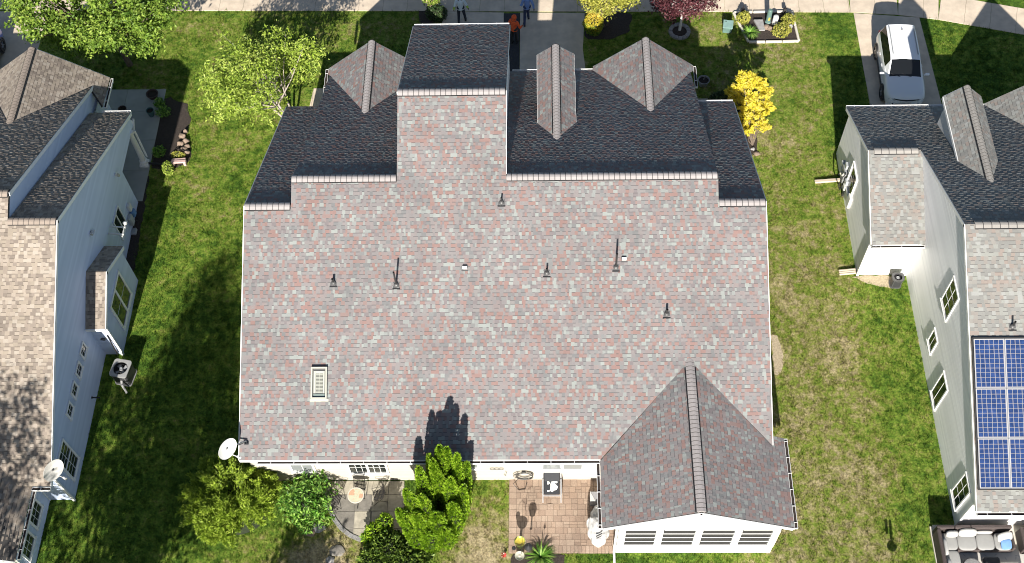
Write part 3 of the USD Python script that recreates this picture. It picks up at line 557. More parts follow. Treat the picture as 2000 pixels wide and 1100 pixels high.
r3g = roof(H3, 'garage_roof', [(XG3, 26.15, zG3(26.15)), (XW3 + .06, 26.15, zG3(26.15)), (XW3 + .06, 29.6, zG3(29.6)), (XG3, 29.6, zG3(29.6))], Q_, 82, label='small sunny garage roof slope', **PK)
d3S, d3N = V(0, -1, -bS), V(0, 1, -bN)
ridge_caps(r3, (XW3 + .35, 24.25, 7.11), (24.5, 24.25, 7.11), d3S, d3N, 'cap_pale', e=.3, hw=.16, vent_span=(0, 1))
ridge_caps(r3g, (XG3 + .22, 29.6, z3N(29.6)), (XW3 - .1, 29.6, z3N(29.6)), V(0, -1, -.5), d3N, 'cap_pale', e=.3, hw=.16)
cross_gable(H3, 'dormer_roof', 17.33, 5.75, 27.05, 32.0, 16.56, 18.10, 5.06, 84, mat=Q_, cap='cap_pale', west=[(16.56, 32.0), (16.56, 28.45)], east=[(18.10, 28.45), (18.10, 32.0)], label='dormer roof over a white cheek wall')
cross_gable(H3, 'cross_gable', 21.5, 4.85, 29.1, 33.45, 19.2, 23.8, 2.84, 86, mat=Q_, cap='cap_pale', west=[(19.2, 33.45), (19.2, 33.25)], east=[(23.8, 33.25), (23.8, 33.45)], label='cross gable roof cut by the frame')
wd_ = 15.42
clad(H3, [(wd_, 32.9, 0), (wd_, 15.4, 0), (wd_, 15.4, z3S(15.4) - .15), (wd_, 24.25, 6.95), (wd_, 32.9, z3N(32.9) - .15)], (-1, 0, 0), 'pale_siding', label='tall west gable wall in raking sun')
clad(H3, [(wd_, 15.4, 0), (27.5, 15.4, 0), (27.5, 15.4, 2.75), (wd_, 15.4, 2.75)], (0, -1, 0), 'white_vinyl', label='sunny south wall')
clad(H3, [(13.34, 33.0, 0), (13.34, 26.5, 0), (13.34, 26.5, zG3(26.5) - .13), (13.34, 29.6, z3N(29.6) - .13), (13.34, 33.0, z3N(33) - .13)], (-1, 0, 0), 'pale_siding', label='garage side wall with meters')
clad(H3, [(13.34, 26.5, 0), (wd_, 26.5, 0), (wd_, 26.5, 2.88), (13.34, 26.5, 2.88)], (0, -1, 0), 'white_vinyl', label='sunny garage end wall')
clad(H3, [(27.5, 33.0, 0), (13.34, 33.0, 0), (13.34, 33.0, 2.8), (27.5, 33.0, 2.8)], (0, 1, 0), 'white_vinyl', rows=False, label='north wall')
clad(H3, [(23.7, 33.05, 2.7), (19.3, 33.05, 2.7), (21.5, 33.05, 4.7)], (0, 1, 0), 'white_vinyl', rows=False)
for X_, s_ in ((16.66, -1), (18.0, 1)): clad(H3, [(X_, 31.75, 3.5), (X_, 31.75, 5.03), (X_, 28.45, 5.03)], (s_, 0, 0), 'white_vinyl', rows=False, label='dormer cheek wall')
clad(H3, [(18.0, 31.75, 3.5), (16.66, 31.75, 3.5), (16.66, 31.75, 5.03), (17.33, 31.75, 5.63), (18.0, 31.75, 5.03)], (0, 1, 0), 'white_vinyl', rows=False, label='dormer front wall')
tb = MB()
for a, b, n_ in (((XW3 - .003, 14.95, z3S(14.95)), (XW3 - .003, 24.25, 7.11), (-1, 0, 0)), ((XW3 - .003, 24.25, 7.11), (XW3 - .003, 29.5, z3N(29.5)), (-1, 0, 0)), ((XG3 - .003, 26.15, zG3(26.15)), (XG3 - .003, 29.6, z3N(29.6)), (-1, 0, 0)), ((XG3 - .003, 29.6, z3N(29.6)), (XG3 - .003, 33.3, z3N(33.3)), (-1, 0, 0)),
    ((16.56, 32.01, 5.05), (17.33, 32.01, 5.74), (0, 1, 0)), ((17.33, 32.01, 5.74), (18.1, 32.01, 5.05), (0, 1, 0)), ((16.555, 32.0, 5.06), (16.555, 28.5, 5.06), (-1, 0, 0))):
    board(tb, a, b, n_, w=.14, t=.03)
board(tb, (wd_ - .002, 15.0, z3S(15.0) - .14), (wd_ - .002, 24.25, 6.96), (-1, 0, 0), w=.17, t=.02)
tb.span((wd_ - .03, 15.33, 0), (wd_ + .06, 15.41, 2.6)); tb.span((13.30, 26.43, 0), (13.40, 26.5, 2.7)); tb.span((wd_ - .1, 26.42, 0), (wd_ - .02, 26.49, 2.7))
tb.put('trim_board', 'white_trim', H3)
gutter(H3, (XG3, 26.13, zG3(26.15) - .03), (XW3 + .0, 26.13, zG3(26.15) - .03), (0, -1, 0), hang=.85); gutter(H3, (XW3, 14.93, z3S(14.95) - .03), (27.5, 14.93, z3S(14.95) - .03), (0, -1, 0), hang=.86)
gutter(H3, (XG3, 33.32, z3N(33.3) - .02), (19.2, 33.32, z3N(33.3) - .02), (0, 1, 0), shade_strip=False)
yw3 = lambda y, z: (wd_ - .012, y, z)
for y1, w_, z0_, z1_, g_, s_, nm_ in ((23.33, 1.02, 3.36, 5.04, (4, 3), 'v', 'upper window with half its panes gridded'), (22.76, .68, 1.08, 2.08, (2, 1), 'v', 'small lower window'), (20.84, .86, .33, 2.10, (2, 1), 'v', 'lower window mirroring foliage'), (16.62, .84, .43, 2.26, (4, 3), 'v', 'window nearest the south corner')):
    window(H3, yw3(y1 - w_, z0_), (0, 1, 0), w_, z1_ - z0_, (-1, 0, 0), grid=(2, 1) if g_[0] == 2 else (2, 3), split=None, fw=.07, dep=.045, label=nm_)
a1, b1 = atx(1672, 297, 13.33), atx(1653, 328, 13.33)
window(H3, (13.328, 29.75, .85), (0, 1, 0), 1.0, 1.55, (-1, 0, 0), grid=(2, 2), fw=.07, dep=.07, label='garage window')
for k, (px0, px1) in enumerate(((1939, 1983), (1990, 2040))):
    a, b = at(px0, 1015, 1.7)[0], at(px1, 1015, 1.7)[0]
    window(H3, (a, 15.385, .9), (1, 0, 0), b - a, 1.5, (0, -1, 0), grid=(2, 2), pane='pane_pale', fw=.08)
ds = MB(); ds.bar((13.42, 26.06, 2.8), (13.30, 26.40, 2.45), .08, .07); ds.bar((13.30, 26.40, 2.5), (13.30, 26.40, .12), .08, .07, up=(0, 1, 0)); ds.put('downspout', 'white_trim', H3)

# ------------------------------------------------------------------ ground, walks, drives
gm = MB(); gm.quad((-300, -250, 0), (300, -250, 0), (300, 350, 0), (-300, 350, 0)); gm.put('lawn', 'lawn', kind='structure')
def slabs(parent, poly, dirx, pitch, z, mat, across=None, origin=None, gap=.012, name='slab', z0=-.05, dy=None):
    """splits a convex plan polygon into concrete slabs, each a part"""
    pg = Polygon(poly); d = unit(np.array([*dirx, 0.0]))[:2]; w = np.array([-d[1], d[0]]); o = np.array(origin if origin is not None else poly[0], float)
    q = np.array(poly, float) - o; s = q @ d; t = q @ w; P2 = Polygon(np.stack([s, t], 1)); out = []
    pits = np.arange(math.floor(s.min() / pitch), math.ceil(s.max() / pitch)); dy = dy or 1e3; tj = np.arange(math.floor(t.min() / dy), math.ceil(t.max() / dy))
    for i in pits:
        for j in tj:
            g = P2.intersection(sbox(i * pitch + gap / 2, j * dy + gap / 2, (i + 1) * pitch - gap / 2, (j + 1) * dy - gap / 2))
            for gg in getattr(g, 'geoms', [g]):
                if gg.geom_type != 'Polygon' or gg.area < .02: continue
                c = np.array(gg.exterior.coords)[:-1]; c2 = o + c[:, :1] * d + c[:, 1:] * w
                if Polygon(c2).exterior.is_ccw is False: c2 = c2[::-1]
                mb = MB(); top = np.column_stack([c2, np.full(len(c2), z)]); mb.slab(top, (0, 0, z0 - z)); out.append(mb.put(name, mat, parent))
    return out
def struct(name): return tag(UsdGeom.Xform.Define(stage, numbered('/World/' + name)).GetPrim(), kind='structure')
walk = struct('sidewalk')
swS = [(-40, 42.95), (-17.55, 42.39), (-9.24, 42.24), (15.2, 41.72), (17.5, 41.50), (19.4, 41.15), (23.3, 40.1), (34, 36.6)]
for (a, b), n_ in zip(zip(swS[:-1], swS[1:]), range(20)):
    a, b = V(*a), V(*b); d = unit(b - a); w = V(-d[1], d[0]) * 1.75
    slabs(walk, [a, b, b + w, a + w], d, 1.22, .022, 'concrete', origin=a)
drive = struct('driveway')
slabs(drive, [(-5.0, 35.1), (-1.93, 35.1), (-1.93, 42.0), (-5.0, 42.15)], (0, 1), 3.0, .024, 'concrete', origin=(-5.0, 42.0))
slabs(drive, [(-1.12, 35.1), (2.03, 35.1), (2.05, 38.2), (1.95, 39.5), (2.1, 41.9), (-1.12, 41.98)], (0, 1), 8.0, .024, 'concrete', origin=(-1.12, 42.0))
MB().slab([(-1.92, 35.1, .012), (-1.13, 35.1, .012), (-1.13, 41.95, .012), (-1.92, 41.95, .012)], (0, 0, -.05)).put('gravel_strip', 'gravel_dark', drive)
drive2 = struct('driveway')
slabs(drive2, [(15.25, 33.0), (18.65, 33.0), (18.50, 41.3), (15.35, 41.65)], (0, 1), 9.0, .024, 'concrete', origin=(15.3, 41.7))
drive3 = struct('driveway')
slabs(drive3, [(-32, 35.1), (-25.0, 35.1), (-25.0, 42.5), (-32, 42.6)], (0, 1), 9.0, .024, 'concrete', origin=(-32, 42.6))
nm = struct('front_path')
slabs(nm, [(-11.35, 33.0), (-10.4, 33.0), (-10.2, 37.2), (-11.0, 37.2)][::1], (0, 1), 1.5, .02, 'concrete', origin=(-11, 33.0))
road = MB().slab([(-300, 46.5, .006), (300, 46.5, .006), (300, 54.5, .006), (-300, 54.5, .006)], (0, 0, -.05)); road.put('road', 'asphalt', kind='structure')
kerb = MB(); kerb.span((-300, 46.2, 0), (300, 46.5, .13)); kerb.span((-300, 54.5, 0), (300, 54.8, .13)); kerb.put('kerb', 'concrete', kind='structure')

# ------------------------------------------------------------------ more materials
plain('black_rubber', (.018, .018, .019), .55, noise=.3, scale=20)
plain('pipe_black', (.022, .022, .023), .35)
plain('boot_grey', (.09, .09, .092), .4)
plain('steel', (.42, .43, .45), .32, metal=.85)
plain('aluminium', (.62, .63, .65), .35, metal=.6)
plain('dish_white', (.74, .74, .73), .35, noise=.03, scale=3)
plain('dish_worn', (.62, .60, .57), .5, noise=.14, scale=4)
plain('skylight_frame', (.40, .40, .345), .4)
plain('blind_white', (.38, .39, .34), .6)
plain('glass_green', (.16, .20, .19), .06)
plain('cell_blue', (.022, .045, .135), .14, noise=.35, scale=6)
plain('backsheet', (.33, .315, .31), .35)
plain('plastic_grey', (.33, .34, .35), .5)
plain('plastic_dark', (.03, .03, .032), .45)
plain('meter_grey', (.40, .42, .43), .4)
plain('ac_pale', (.30, .30, .295), .5, noise=.08, scale=6)
plain('fan_dark', (.035, .035, .038), .5)
plain('wicker_dark', (.065, .05, .047), .7, noise=.35, scale=50, bump=.6, bscale=120)
plain('cushion_grey', (.30, .30, .29), .9, noise=.05, scale=5, bump=.2, bscale=150)
plain('cushion_light', (.39, .385, .37), .9, noise=.05, scale=5, bump=.2, bscale=150)
plain('pillow_blue', (.12, .24, .46), .85, noise=.08, scale=9)
plain('rug_white', (.52, .50, .46), .95, noise=.05, scale=8)
plain('rug_grey', (.36, .36, .35), .95)
plain('fabric_dark', (.028, .03, .035), .85)
plain('wood_pale', (.42, .34, .24), .7, noise=.15, scale=7)
plain('tan_vinyl', (.56, .47, .36), .6, noise=.06, scale=3)
plain('edge_white', (.60, .56, .48), .7)
plain('iron_black', (.02, .018, .018), .5)
plain('print_white', (.66, .66, .64), .8)
plain('cover_cloth', (.56, .55, .54), .75, noise=.07, scale=4, bump=.3, bscale=14)
plain('cover_grey', (.30, .30, .31), .8)
plain('terracotta_dark', (.07, .045, .04), .8, noise=.2, scale=8)
plain('pot_teal', (.045, .10, .11), .4)
plain('soil', (.03, .022, .018), .95)
plain('rock_tan', (.22, .165, .125), .9, noise=.25, scale=7, bump=.6, bscale=30)
plain('rock_grey', (.27, .265, .26), .9, noise=.2, scale=7, bump=.6, bscale=30)
plain('flagstone', (.40, .365, .29), .85, noise=.28, scale=3.5, bump=.5, bscale=30)
plain('flagstone_dark', (.21, .195, .17), .85, noise=.25, scale=4, bump=.5, bscale=30)
plain('pink_stone', (.52, .36, .33), .7, noise=.1, scale=6)
tinted('paver', [(0, (.375, .275, .205)), (.3, (.33, .24, .182)), (.6, (.405, .31, .238)), (1, (.29, .212, .162))], rough=.85, grain=.25, gscale=30, big=.34, interp=True)
plain('paver_joint', (.16, .125, .09), .95, noise=.3, scale=20)
plain('car_white', (.84, .85, .86), .25, coat=1.0, spec=.5)
plain('car_blue', (.02, .085, .36), .25, coat=1.0)
plain('car_glass', (.008, .009, .010), .03, spec=.5)
plain('chrome', (.6, .6, .6), .15, metal=1.0)
plain('lamp_clear', (.5, .5, .52), .1)
plain('lamp_red', (.3, .02, .02), .2)
plain('skin', (.36, .22, .16), .6)
plain('skin_dark', (.13, .075, .05), .6)
plain('cloth_white', (.62, .70, .74), .9, noise=.05, scale=20)
plain('cloth_lime', (.42, .62, .10), .85)
plain('cloth_orange', (.78, .115, .03), .9, noise=.1, scale=12)
plain('cloth_blue', (.17, .28, .58), .9, noise=.08, scale=14)
plain('cloth_navy', (.022, .026, .04), .9)
plain('denim', (.035, .05, .11), .9)
plain('shoe_black', (.02, .02, .02), .6)
plain('hair_black', (.015, .013, .012), .7)
plain('cap_white', (.6, .6, .6), .8)
plain('bark_pale', (.34, .30, .26), .9, noise=.3, scale=12, bump=.6, bscale=40)
plain('bark_brown', (.13, .10, .075), .9, noise=.35, scale=12, bump=.7, bscale=40)
plain('dish_yellow', (.52, .42, .07), .3, noise=.25, scale=9)
plain('glass_pale', (.50, .49, .40), .15)
plain('rim_green', (.30, .36, .10), .4)
plain('red_paint', (.55, .02, .03), .35)
plain('box_green', (.10, .17, .15), .5, noise=.12, scale=6)
plain('box_teal', (.17, .27, .25), .5, noise=.12, scale=6)
plain('post_white', (.66, .66, .63), .5)
plain('wire_grey', (.12, .12, .12), .5, metal=.5)
tinted('mosaic', [(0, (.62, .56, .40)), (.35, (.55, .57, .42)), (.6, (.60, .50, .36)), (.8, (.58, .36, .24)), (1, (.66, .62, .50))], rough=.35, grain=.12, gscale=40, interp=False)
def leafmat(name, stops, transl=.22, rough=.5, big=.12): tinted(name, stops, rough=rough, grain=.10, gscale=14, bump=.0, interp=True, big=big, spec=.35, transl=transl)
leafmat('leaf_green', [(0, (.05, .11, .012)), (.5, (.155, .255, .03)), (1, (.37, .47, .085))])
leafmat('leaf_lime', [(0, (.07, .135, .016)), (.5, (.26, .36, .04)), (1, (.52, .60, .15))])
leafmat('leaf_burgundy', [(0, (.035, .012, .016)), (.5, (.095, .026, .034)), (.85, (.17, .06, .065)), (1, (.30, .20, .20))], transl=.2)
leafmat('leaf_gold', [(0, (.42, .36, .02)), (.5, (.72, .63, .05)), (1, (.82, .70, .20))], transl=.3)
leafmat('leaf_goldgreen', [(0, (.07, .15, .02)), (.35, (.19, .29, .03)), (.6, (.50, .42, .03)), (1, (.66, .52, .10))], transl=.3)
leafmat('leaf_olive', [(0, (.16, .20, .03)), (.5, (.40, .40, .06)), (1, (.58, .52, .14))])
leafmat('leaf_dark', [(0, (.018, .04, .012)), (.5, (.035, .07, .02)), (1, (.07, .11, .03))], transl=.2)
leafmat('conifer_lime', [(0, (.05, .125, .008)), (.5, (.215, .37, .016)), (1, (.46, .60, .06))], transl=.25)
leafmat('conifer_olive', [(0, (.045, .09, .01)), (.45, (.23, .34, .028)), (1, (.52, .62, .10))], transl=.2)
leafmat('conifer_dark', [(0, (.035, .07, .014)), (.5, (.10, .17, .025)), (1, (.22, .31, .045))], transl=.2)
leafmat('leaf_bright', [(0, (.03, .105, .010)), (.5, (.13, .29, .03)), (1, (.34, .50, .11))])
leafmat('petal_pink', [(0, (.55, .24, .27)), (1, (.65, .45, .40))], transl=.3)
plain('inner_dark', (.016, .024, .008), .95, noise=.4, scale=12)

# ------------------------------------------------------------------ things on the roofs
nS1 = unit(V(0, -mS, 1)); pS1 = (0, yE, zE)
def vent_pipe(foot, h, r, label, slope=mS, group=None):
    t = thing('vent_pipe', label, 'vent pipe', foot, group=None)
    up = unit(V(0, -slope, 1)); w = V(0, up[2], -up[1]); R = np.stack([V(1, 0, 0), w, up], 1)
    MB().box(up * .006 + w * .0, (.25, .26, .006), R).put('flashing', 'boot_grey', t)
    MB().box(up * .018 - w * .135, (.285, .045, .020), R, bev=.004).put('flashing_lip', 'pipe_black', t)
    MB().lathe([(.095, -.04), (.098, .02), (.09, .06), (.065, .085), (r + .014, .10), (r + .014, .14), (r - .004, .14)], (0, 0, -.01), 18).put('boot', 'boot_grey', t, smooth=40)
    MB().lathe([(r, 0), (r, h), (r - .008, h), (r - .008, h - .06), (.001, h - .06)], (0, 0, 0), 14).put('pipe', 'pipe_black', t, smooth=40)
for px, py, h, r, lb in ((1203, 523, .96, .036, 'tall black vent pipe beside the small square vent on the right'), (774, 557, .92, .036, 'tall black vent pipe on the left half of the roof'), (651.5, 553, .30, .045, 'short stubby vent pipe furthest left on the roof'),
                         (979.5, 396, .32, .033, 'short vent pipe just below the ridge of the big roof'), (1068, 534, .34, .033, 'short vent pipe in the middle of the roof'), (1302, 614, .36, .042, 'short vent pipe furthest right on the big roof')):
    vent_pipe(on(px, py, pS1, nS1), h, r, lb)
vent_pipe(on(1977, 638, (0, 24.25, 7.11), V(0, -bS, 1)), .36, .04, 'short vent pipe above the solar panels', slope=bS)
def box_vent(px, py, label, flip=0):
    f = on(px, py, pS1, nS1); t = thing('square_vent', label, 'roof vent', f)
    R = np.stack([V(1, 0, 0), V(0, nS1[2], -nS1[1]), nS1], 1)
    MB().box(nS1 * .006, (.24, .22, .006), R).put('flange', 'boot_grey', t); MB().box(R @ V(0, -.12, .016), (.23, .02, .012), R).put('flashing_lip', 'boot_grey', t)
    MB().box(nS1 * .05, (.17, .11, .10), R, bev=.008).put('hood', 'white_trim', t); MB().box(R @ V(0, .062, .05), (.155, .012, .08), R).put('opening', 'vent_black', t)
box_vent(908, 523, 'small square white vent left of centre on the roof'); box_vent(1219, 506, 'small square white vent beside the tall pipe on the right')

def skylight():
    c = on(624, 748, pS1, nS1); t = thing('skylight', 'narrow white framed skylight with blind slats in the roof', 'skylight', c)
    up = nS1; w = V(0, nS1[2], -nS1[1]); R = np.stack([V(1, 0, 0), w, up], 1); L = 1.18; W = .60
    def bx(m, x0, x1, y0, y1, z0, z1): m.box(R @ V((x0 + x1) / 2, (y0 + y1) / 2, (z0 + z1) / 2), (x1 - x0, y1 - y0, z1 - z0), R, bev=.006)
    fr = MB(); bx(fr, -W / 2, -W / 2 + .06, -L / 2, L / 2, .0, .15); bx(fr, W / 2 - .06, W / 2, -L / 2, L / 2, 0, .15); bx(fr, -W / 2 + .06, W / 2 - .06, L / 2 - .06, L / 2, 0, .149); bx(fr, -W / 2 + .06, W / 2 - .06, -L / 2, -L / 2 + .06, 0, .149); fr.put('frame', 'skylight_frame', t)
    m = MB(); bx(m, -W / 2 - .05, W / 2 + .05, -L / 2 - .1, -L / 2 - .002, .004, .022); m.put('apron', 'skylight_frame', t)
    m = MB(); bx(m, -W / 2 + .06, W / 2 - .06, -L / 2 + .06, L / 2 - .06, .05, .058); m.put('inner_panel', 'boot_grey', t)
    m = MB(); bx(m, -.205, -.125, -.38, .44, .075, .085); bx(m, .145, .205, -.38, .44, .075, .085); bx(m, -.125, .145, .34, .44, .075, .085); bx(m, -.005, .012, -.38, .34, .075, .084); m.put('blind_frame', 'blind_white', t)
    for k in range(14):
        m = MB(); bx(m, -.12, .14, -.37 + k * .051, -.37 + k * .051 + .027, .078, .083); m.put('blind_slat', 'blind_white', t)
    m = MB(); bx(m, -.21, .21, -L / 2 + .07, -.40, .07, .078); m.put('lower_pane', 'glass_green', t)
skylight()

def dish(center, n, foot, label, mat, rx=.30, ry=.40, spin=0.0, lnb=.52, surf=None):
    t = thing('satellite_dish', label, 'satellite dish', foot); c = V(*center) - V(*foot); n = unit(n)
    x = unit(np.cross([0, 0, 1.0], n)); y = np.cross(n, x); x, y = x * math.cos(spin) + y * math.sin(spin), -x * math.sin(spin) + y * math.cos(spin); mb = MB()
    rr = np.linspace(.015, 1, 8); g = np.arange(32) * 2 * math.pi / 32; pts = []
    for side in (0, 1):
        for r in rr: pts.append(c + r * rx * np.cos(g)[:, None] * x + r * ry * np.sin(g)[:, None] * y + (r * r * .07 - .02 - side * .012) * n)
    v = np.vstack(pts); f = []
    for s in range(2):
        for i in range(7):
            for j in range(32):
                a, b = (s * 8 + i) * 32 + j, (s * 8 + i) * 32 + (j + 1) % 32; q = [a, b, b + 32, a + 32]; f.append(q if s == 0 else q[::-1])
    for j in range(32): f.append([7 * 32 + j, 7 * 32 + (j + 1) % 32, 15 * 32 + (j + 1) % 32, 15 * 32 + j])
    mb.add(v, np.array(f)[:, ::-1]); mb.put('reflector', mat, t, smooth=50)
    low = c - y * ry * .95 + n * .03; tip = c + n * lnb - y * ry * .55
    MB().tube([c - n * .05 - y * .1, low - n * .04, low + n * .05, tip], .017, 8).put('feed_arm', mat, t)
    MB().lathe([(.001, -.09), (.045, -.09), (.05, -.02), (.035, .04), (.05, .06), (.001, .07)], tip, 12, axis=n).put('receiver', mat, t, smooth=40)
    bk = MB(); bk.box(c - n * .07, (.16, .14, .08), bev=.02); bk.put('bracket', 'boot_grey', t)
    MB().tube([c - n * .09, c - n * .12 - V(0, 0, .12), V(0, 0, .12), V(0, 0, .02)], .026, 10).put('mast', 'steel', t)
    MB().box((0, 0, .02), (.16, .2, .02)).put('foot_plate', 'boot_grey', t)
f1 = on(482, 864, pS1, nS1)
aim = lambda px, py: unit(-.56 * unit(ray(px, py)) + .83 * (.86 * CR - .50 * CU))
dish(at(443, 876, f1[2] + .55), aim(443, 876), f1, 'white satellite dish on the left corner of the big roof', 'dish_white', rx=.42, ry=.42)
f2 = at(130, 947, 2.5)
dish(at(103, 918, 3.35), aim(103, 918), (-18.5, 16.35, 2.62), 'weathered satellite dish on the left house corner', 'dish_worn', rx=.43, ry=.43)

# solar panels: one thing per panel, all copies of the first
nS3 = unit(V(0, -bS, 1)); pS3 = (0, 24.25, 7.11); w3 = V(0, nS3[2], -nS3[1]); R3 = np.stack([V(1, 0, 0), w3, nS3], 1)
c00 = on(1899, 662, pS3, nS3); c30 = on(1911, 954, pS3, nS3); rowh = np.linalg.norm((c00 - c30)[1:]) / 3; pw_ = 1.10; x00 = c00[0]
pcls = UsdGeom.Xform.Define(stage, '/World/solar_panel'); used['/World/solar_panel'] = 0
def solar_parts(t):
    W, Hh = pw_ - .015, rowh - .015
    m = MB(); z0, z1 = .08, .115
    for x0, x1, y0, y1 in ((-W / 2, -W / 2 + .022, -Hh / 2, Hh / 2), (W / 2 - .022, W / 2, -Hh / 2, Hh / 2), (-W / 2 + .022, W / 2 - .022, -Hh / 2, -Hh / 2 + .022), (-W / 2 + .022, W / 2 - .022, Hh / 2 - .022, Hh / 2)): m.box(R3 @ V((x0 + x1) / 2, (y0 + y1) / 2, (z0 + z1) / 2), (x1 - x0, y1 - y0, z1 - z0), R3)
    m.put('frame', 'aluminium', t); MB().box(R3 @ V(0, 0, .10), (W - .044, Hh - .044, .008), R3).put('backsheet', 'backsheet', t)
    cw, chh = (W - .07) / 6, (Hh - .07) / 10
    for i in range(6):
        for j in range(10):
            m = MB(); m.box(R3 @ V(-W / 2 + .035 + cw * (i + .5), -Hh / 2 + .035 + chh * (j + .5), .106), (cw - .016, chh - .014, .004), R3); m.put('cell', 'cell_blue', t)
solar_parts(pcls.GetPrim()); names_r = ('top row', 'middle row', 'bottom row'); names_c = ('at the left edge of the array', 'second from the left')
for j in range(3):
    for i in range(2):
        loc = V(x00 + pw_ * (i + .5), 0, 0); s_ = rowh * (j + .5); loc[1:] = c00[1:] - w3[1:] * s_
        if i == 0 and j == 0: xf = pcls
        else:
            xf = UsdGeom.Xform.Define(stage, numbered('/World/solar_panel')); xf.GetPrim().GetReferences().AddInternalReference('/World/solar_panel'); xf.GetPrim().SetInstanceable(True); xf.ClearXformOpOrder()
        op = [o for o in xf.GetOrderedXformOps()]
        (op[0] if op else xf.AddTranslateOp()).Set(Gf.Vec3d(*map(float, loc)))
        tag(xf.GetPrim(), f'blue solar panel in the {names_r[j]} {names_c[i] if i < 2 else "third from the left, cut by the picture edge"}', 'solar panel', 'solar panels on the right roof')
rail = MB()
for s_ in (.0 - .03, rowh * 3 + .03): rail.box(V(x00 + 1.12, *(c00[1:] - w3[1:] * s_)) + nS3 * .05, (2.28, .05, .09), R3)
rail.box(V(x00 - .03, *(c00[1:] - w3[1:] * rowh * 1.5)) + nS3 * .05, (.04, rowh * 3 + .08, .09), R3); rail.put('panel_rail', 'vent_black', H3, label='black rail round the solar panels')

# ------------------------------------------------------------------ fittings on the walls
def wallthing(name, label, cat, loc): return thing(name, label, cat, loc)
t = thing('electric_meter', 'cluster of grey electric meters and conduits on the garage wall', 'electric meter', (13.33, 31.2, 0))
MB().span((-.14, -.25, .5), (0, .25, 1.25), bev=.02).put('meter_panel', 'plastic_grey', t)
for k, (y_, z_) in enumerate(((-.55, 1.0), (-.55, .65), (.45, 1.0), (.45, .6), (.0, 1.45))): MB().span((-.13, y_ - .13, z_ - .13), (0, y_ + .13, z_ + .13), bev=.02).put('meter_box', 'post_white' if k % 2 else 'meter_grey', t)
for y_, z_ in ((-.12, 1.0), (.12, .8)): MB().lathe([(.09, 0), (.09, .07), (.06, .10), (.001, .11)], (-.13, y_, z_), 16, axis=(-1, 0, 0)).put('meter_dial', 'glass_pale', t)
for y_ in (-.6, -.2, .3, .55): MB().tube([(-.06, y_, .55), (-.06, y_, .1), (-.07, y_, -.02)], .03, 8).put('conduit', 'plastic_dark', t)
MB().tube([(-.1, -.3, 1.3), (-.3, -.45, 1.15), (-.34, -.5, .7), (-.2, -.45, .3), (-.12, -.2, .15)], .028, 8).put('cable', 'black_rubber', t)
MB().span((-.12, -1.65, .55), (0, -1.3, 1.25), bev=.02).put('white_cabinet', 'post_white', t)
t = thing('downspout_extension', 'tan downspout extension lying on the grass near the meters', 'downspout', (12.9, 31.35, 0))
MB().bar((.42, .05, .16), (-.75, .02, .07), .17, .09, bev=.02).put('spout', 'tan_vinyl', t); MB().bar((.42, .05, .16), (.43, .3, .5), .1, .09, bev=.02).put('elbow', 'post_white', t)
t = thing('downspout_extension', 'white ridged downspout extension at the garage corner', 'downspout', (13.0, 26.62, 0))
for dx in (-.09, .0, .09): MB().bar((.3, dx, .11), (-.42, dx - .05, .07), .085, .08, bev=.02).put('rib', 'tan_vinyl', t)
cbl = MB(); cbl.tube([(14.55, 26.48, 1.75), (14.75, 26.48, 2.0), (14.95, 26.48, 1.95), (14.85, 26.48, 1.5), (14.75, 26.48, 1.1), (15.05, 26.48, 1.2), (15.2, 26.48, .9), (15.1, 26.48, .5)], .012, 6)
cbl.put('wall_cable', 'plastic_grey', None, label='thin looping cable on the white garage end wall', cat='cable')
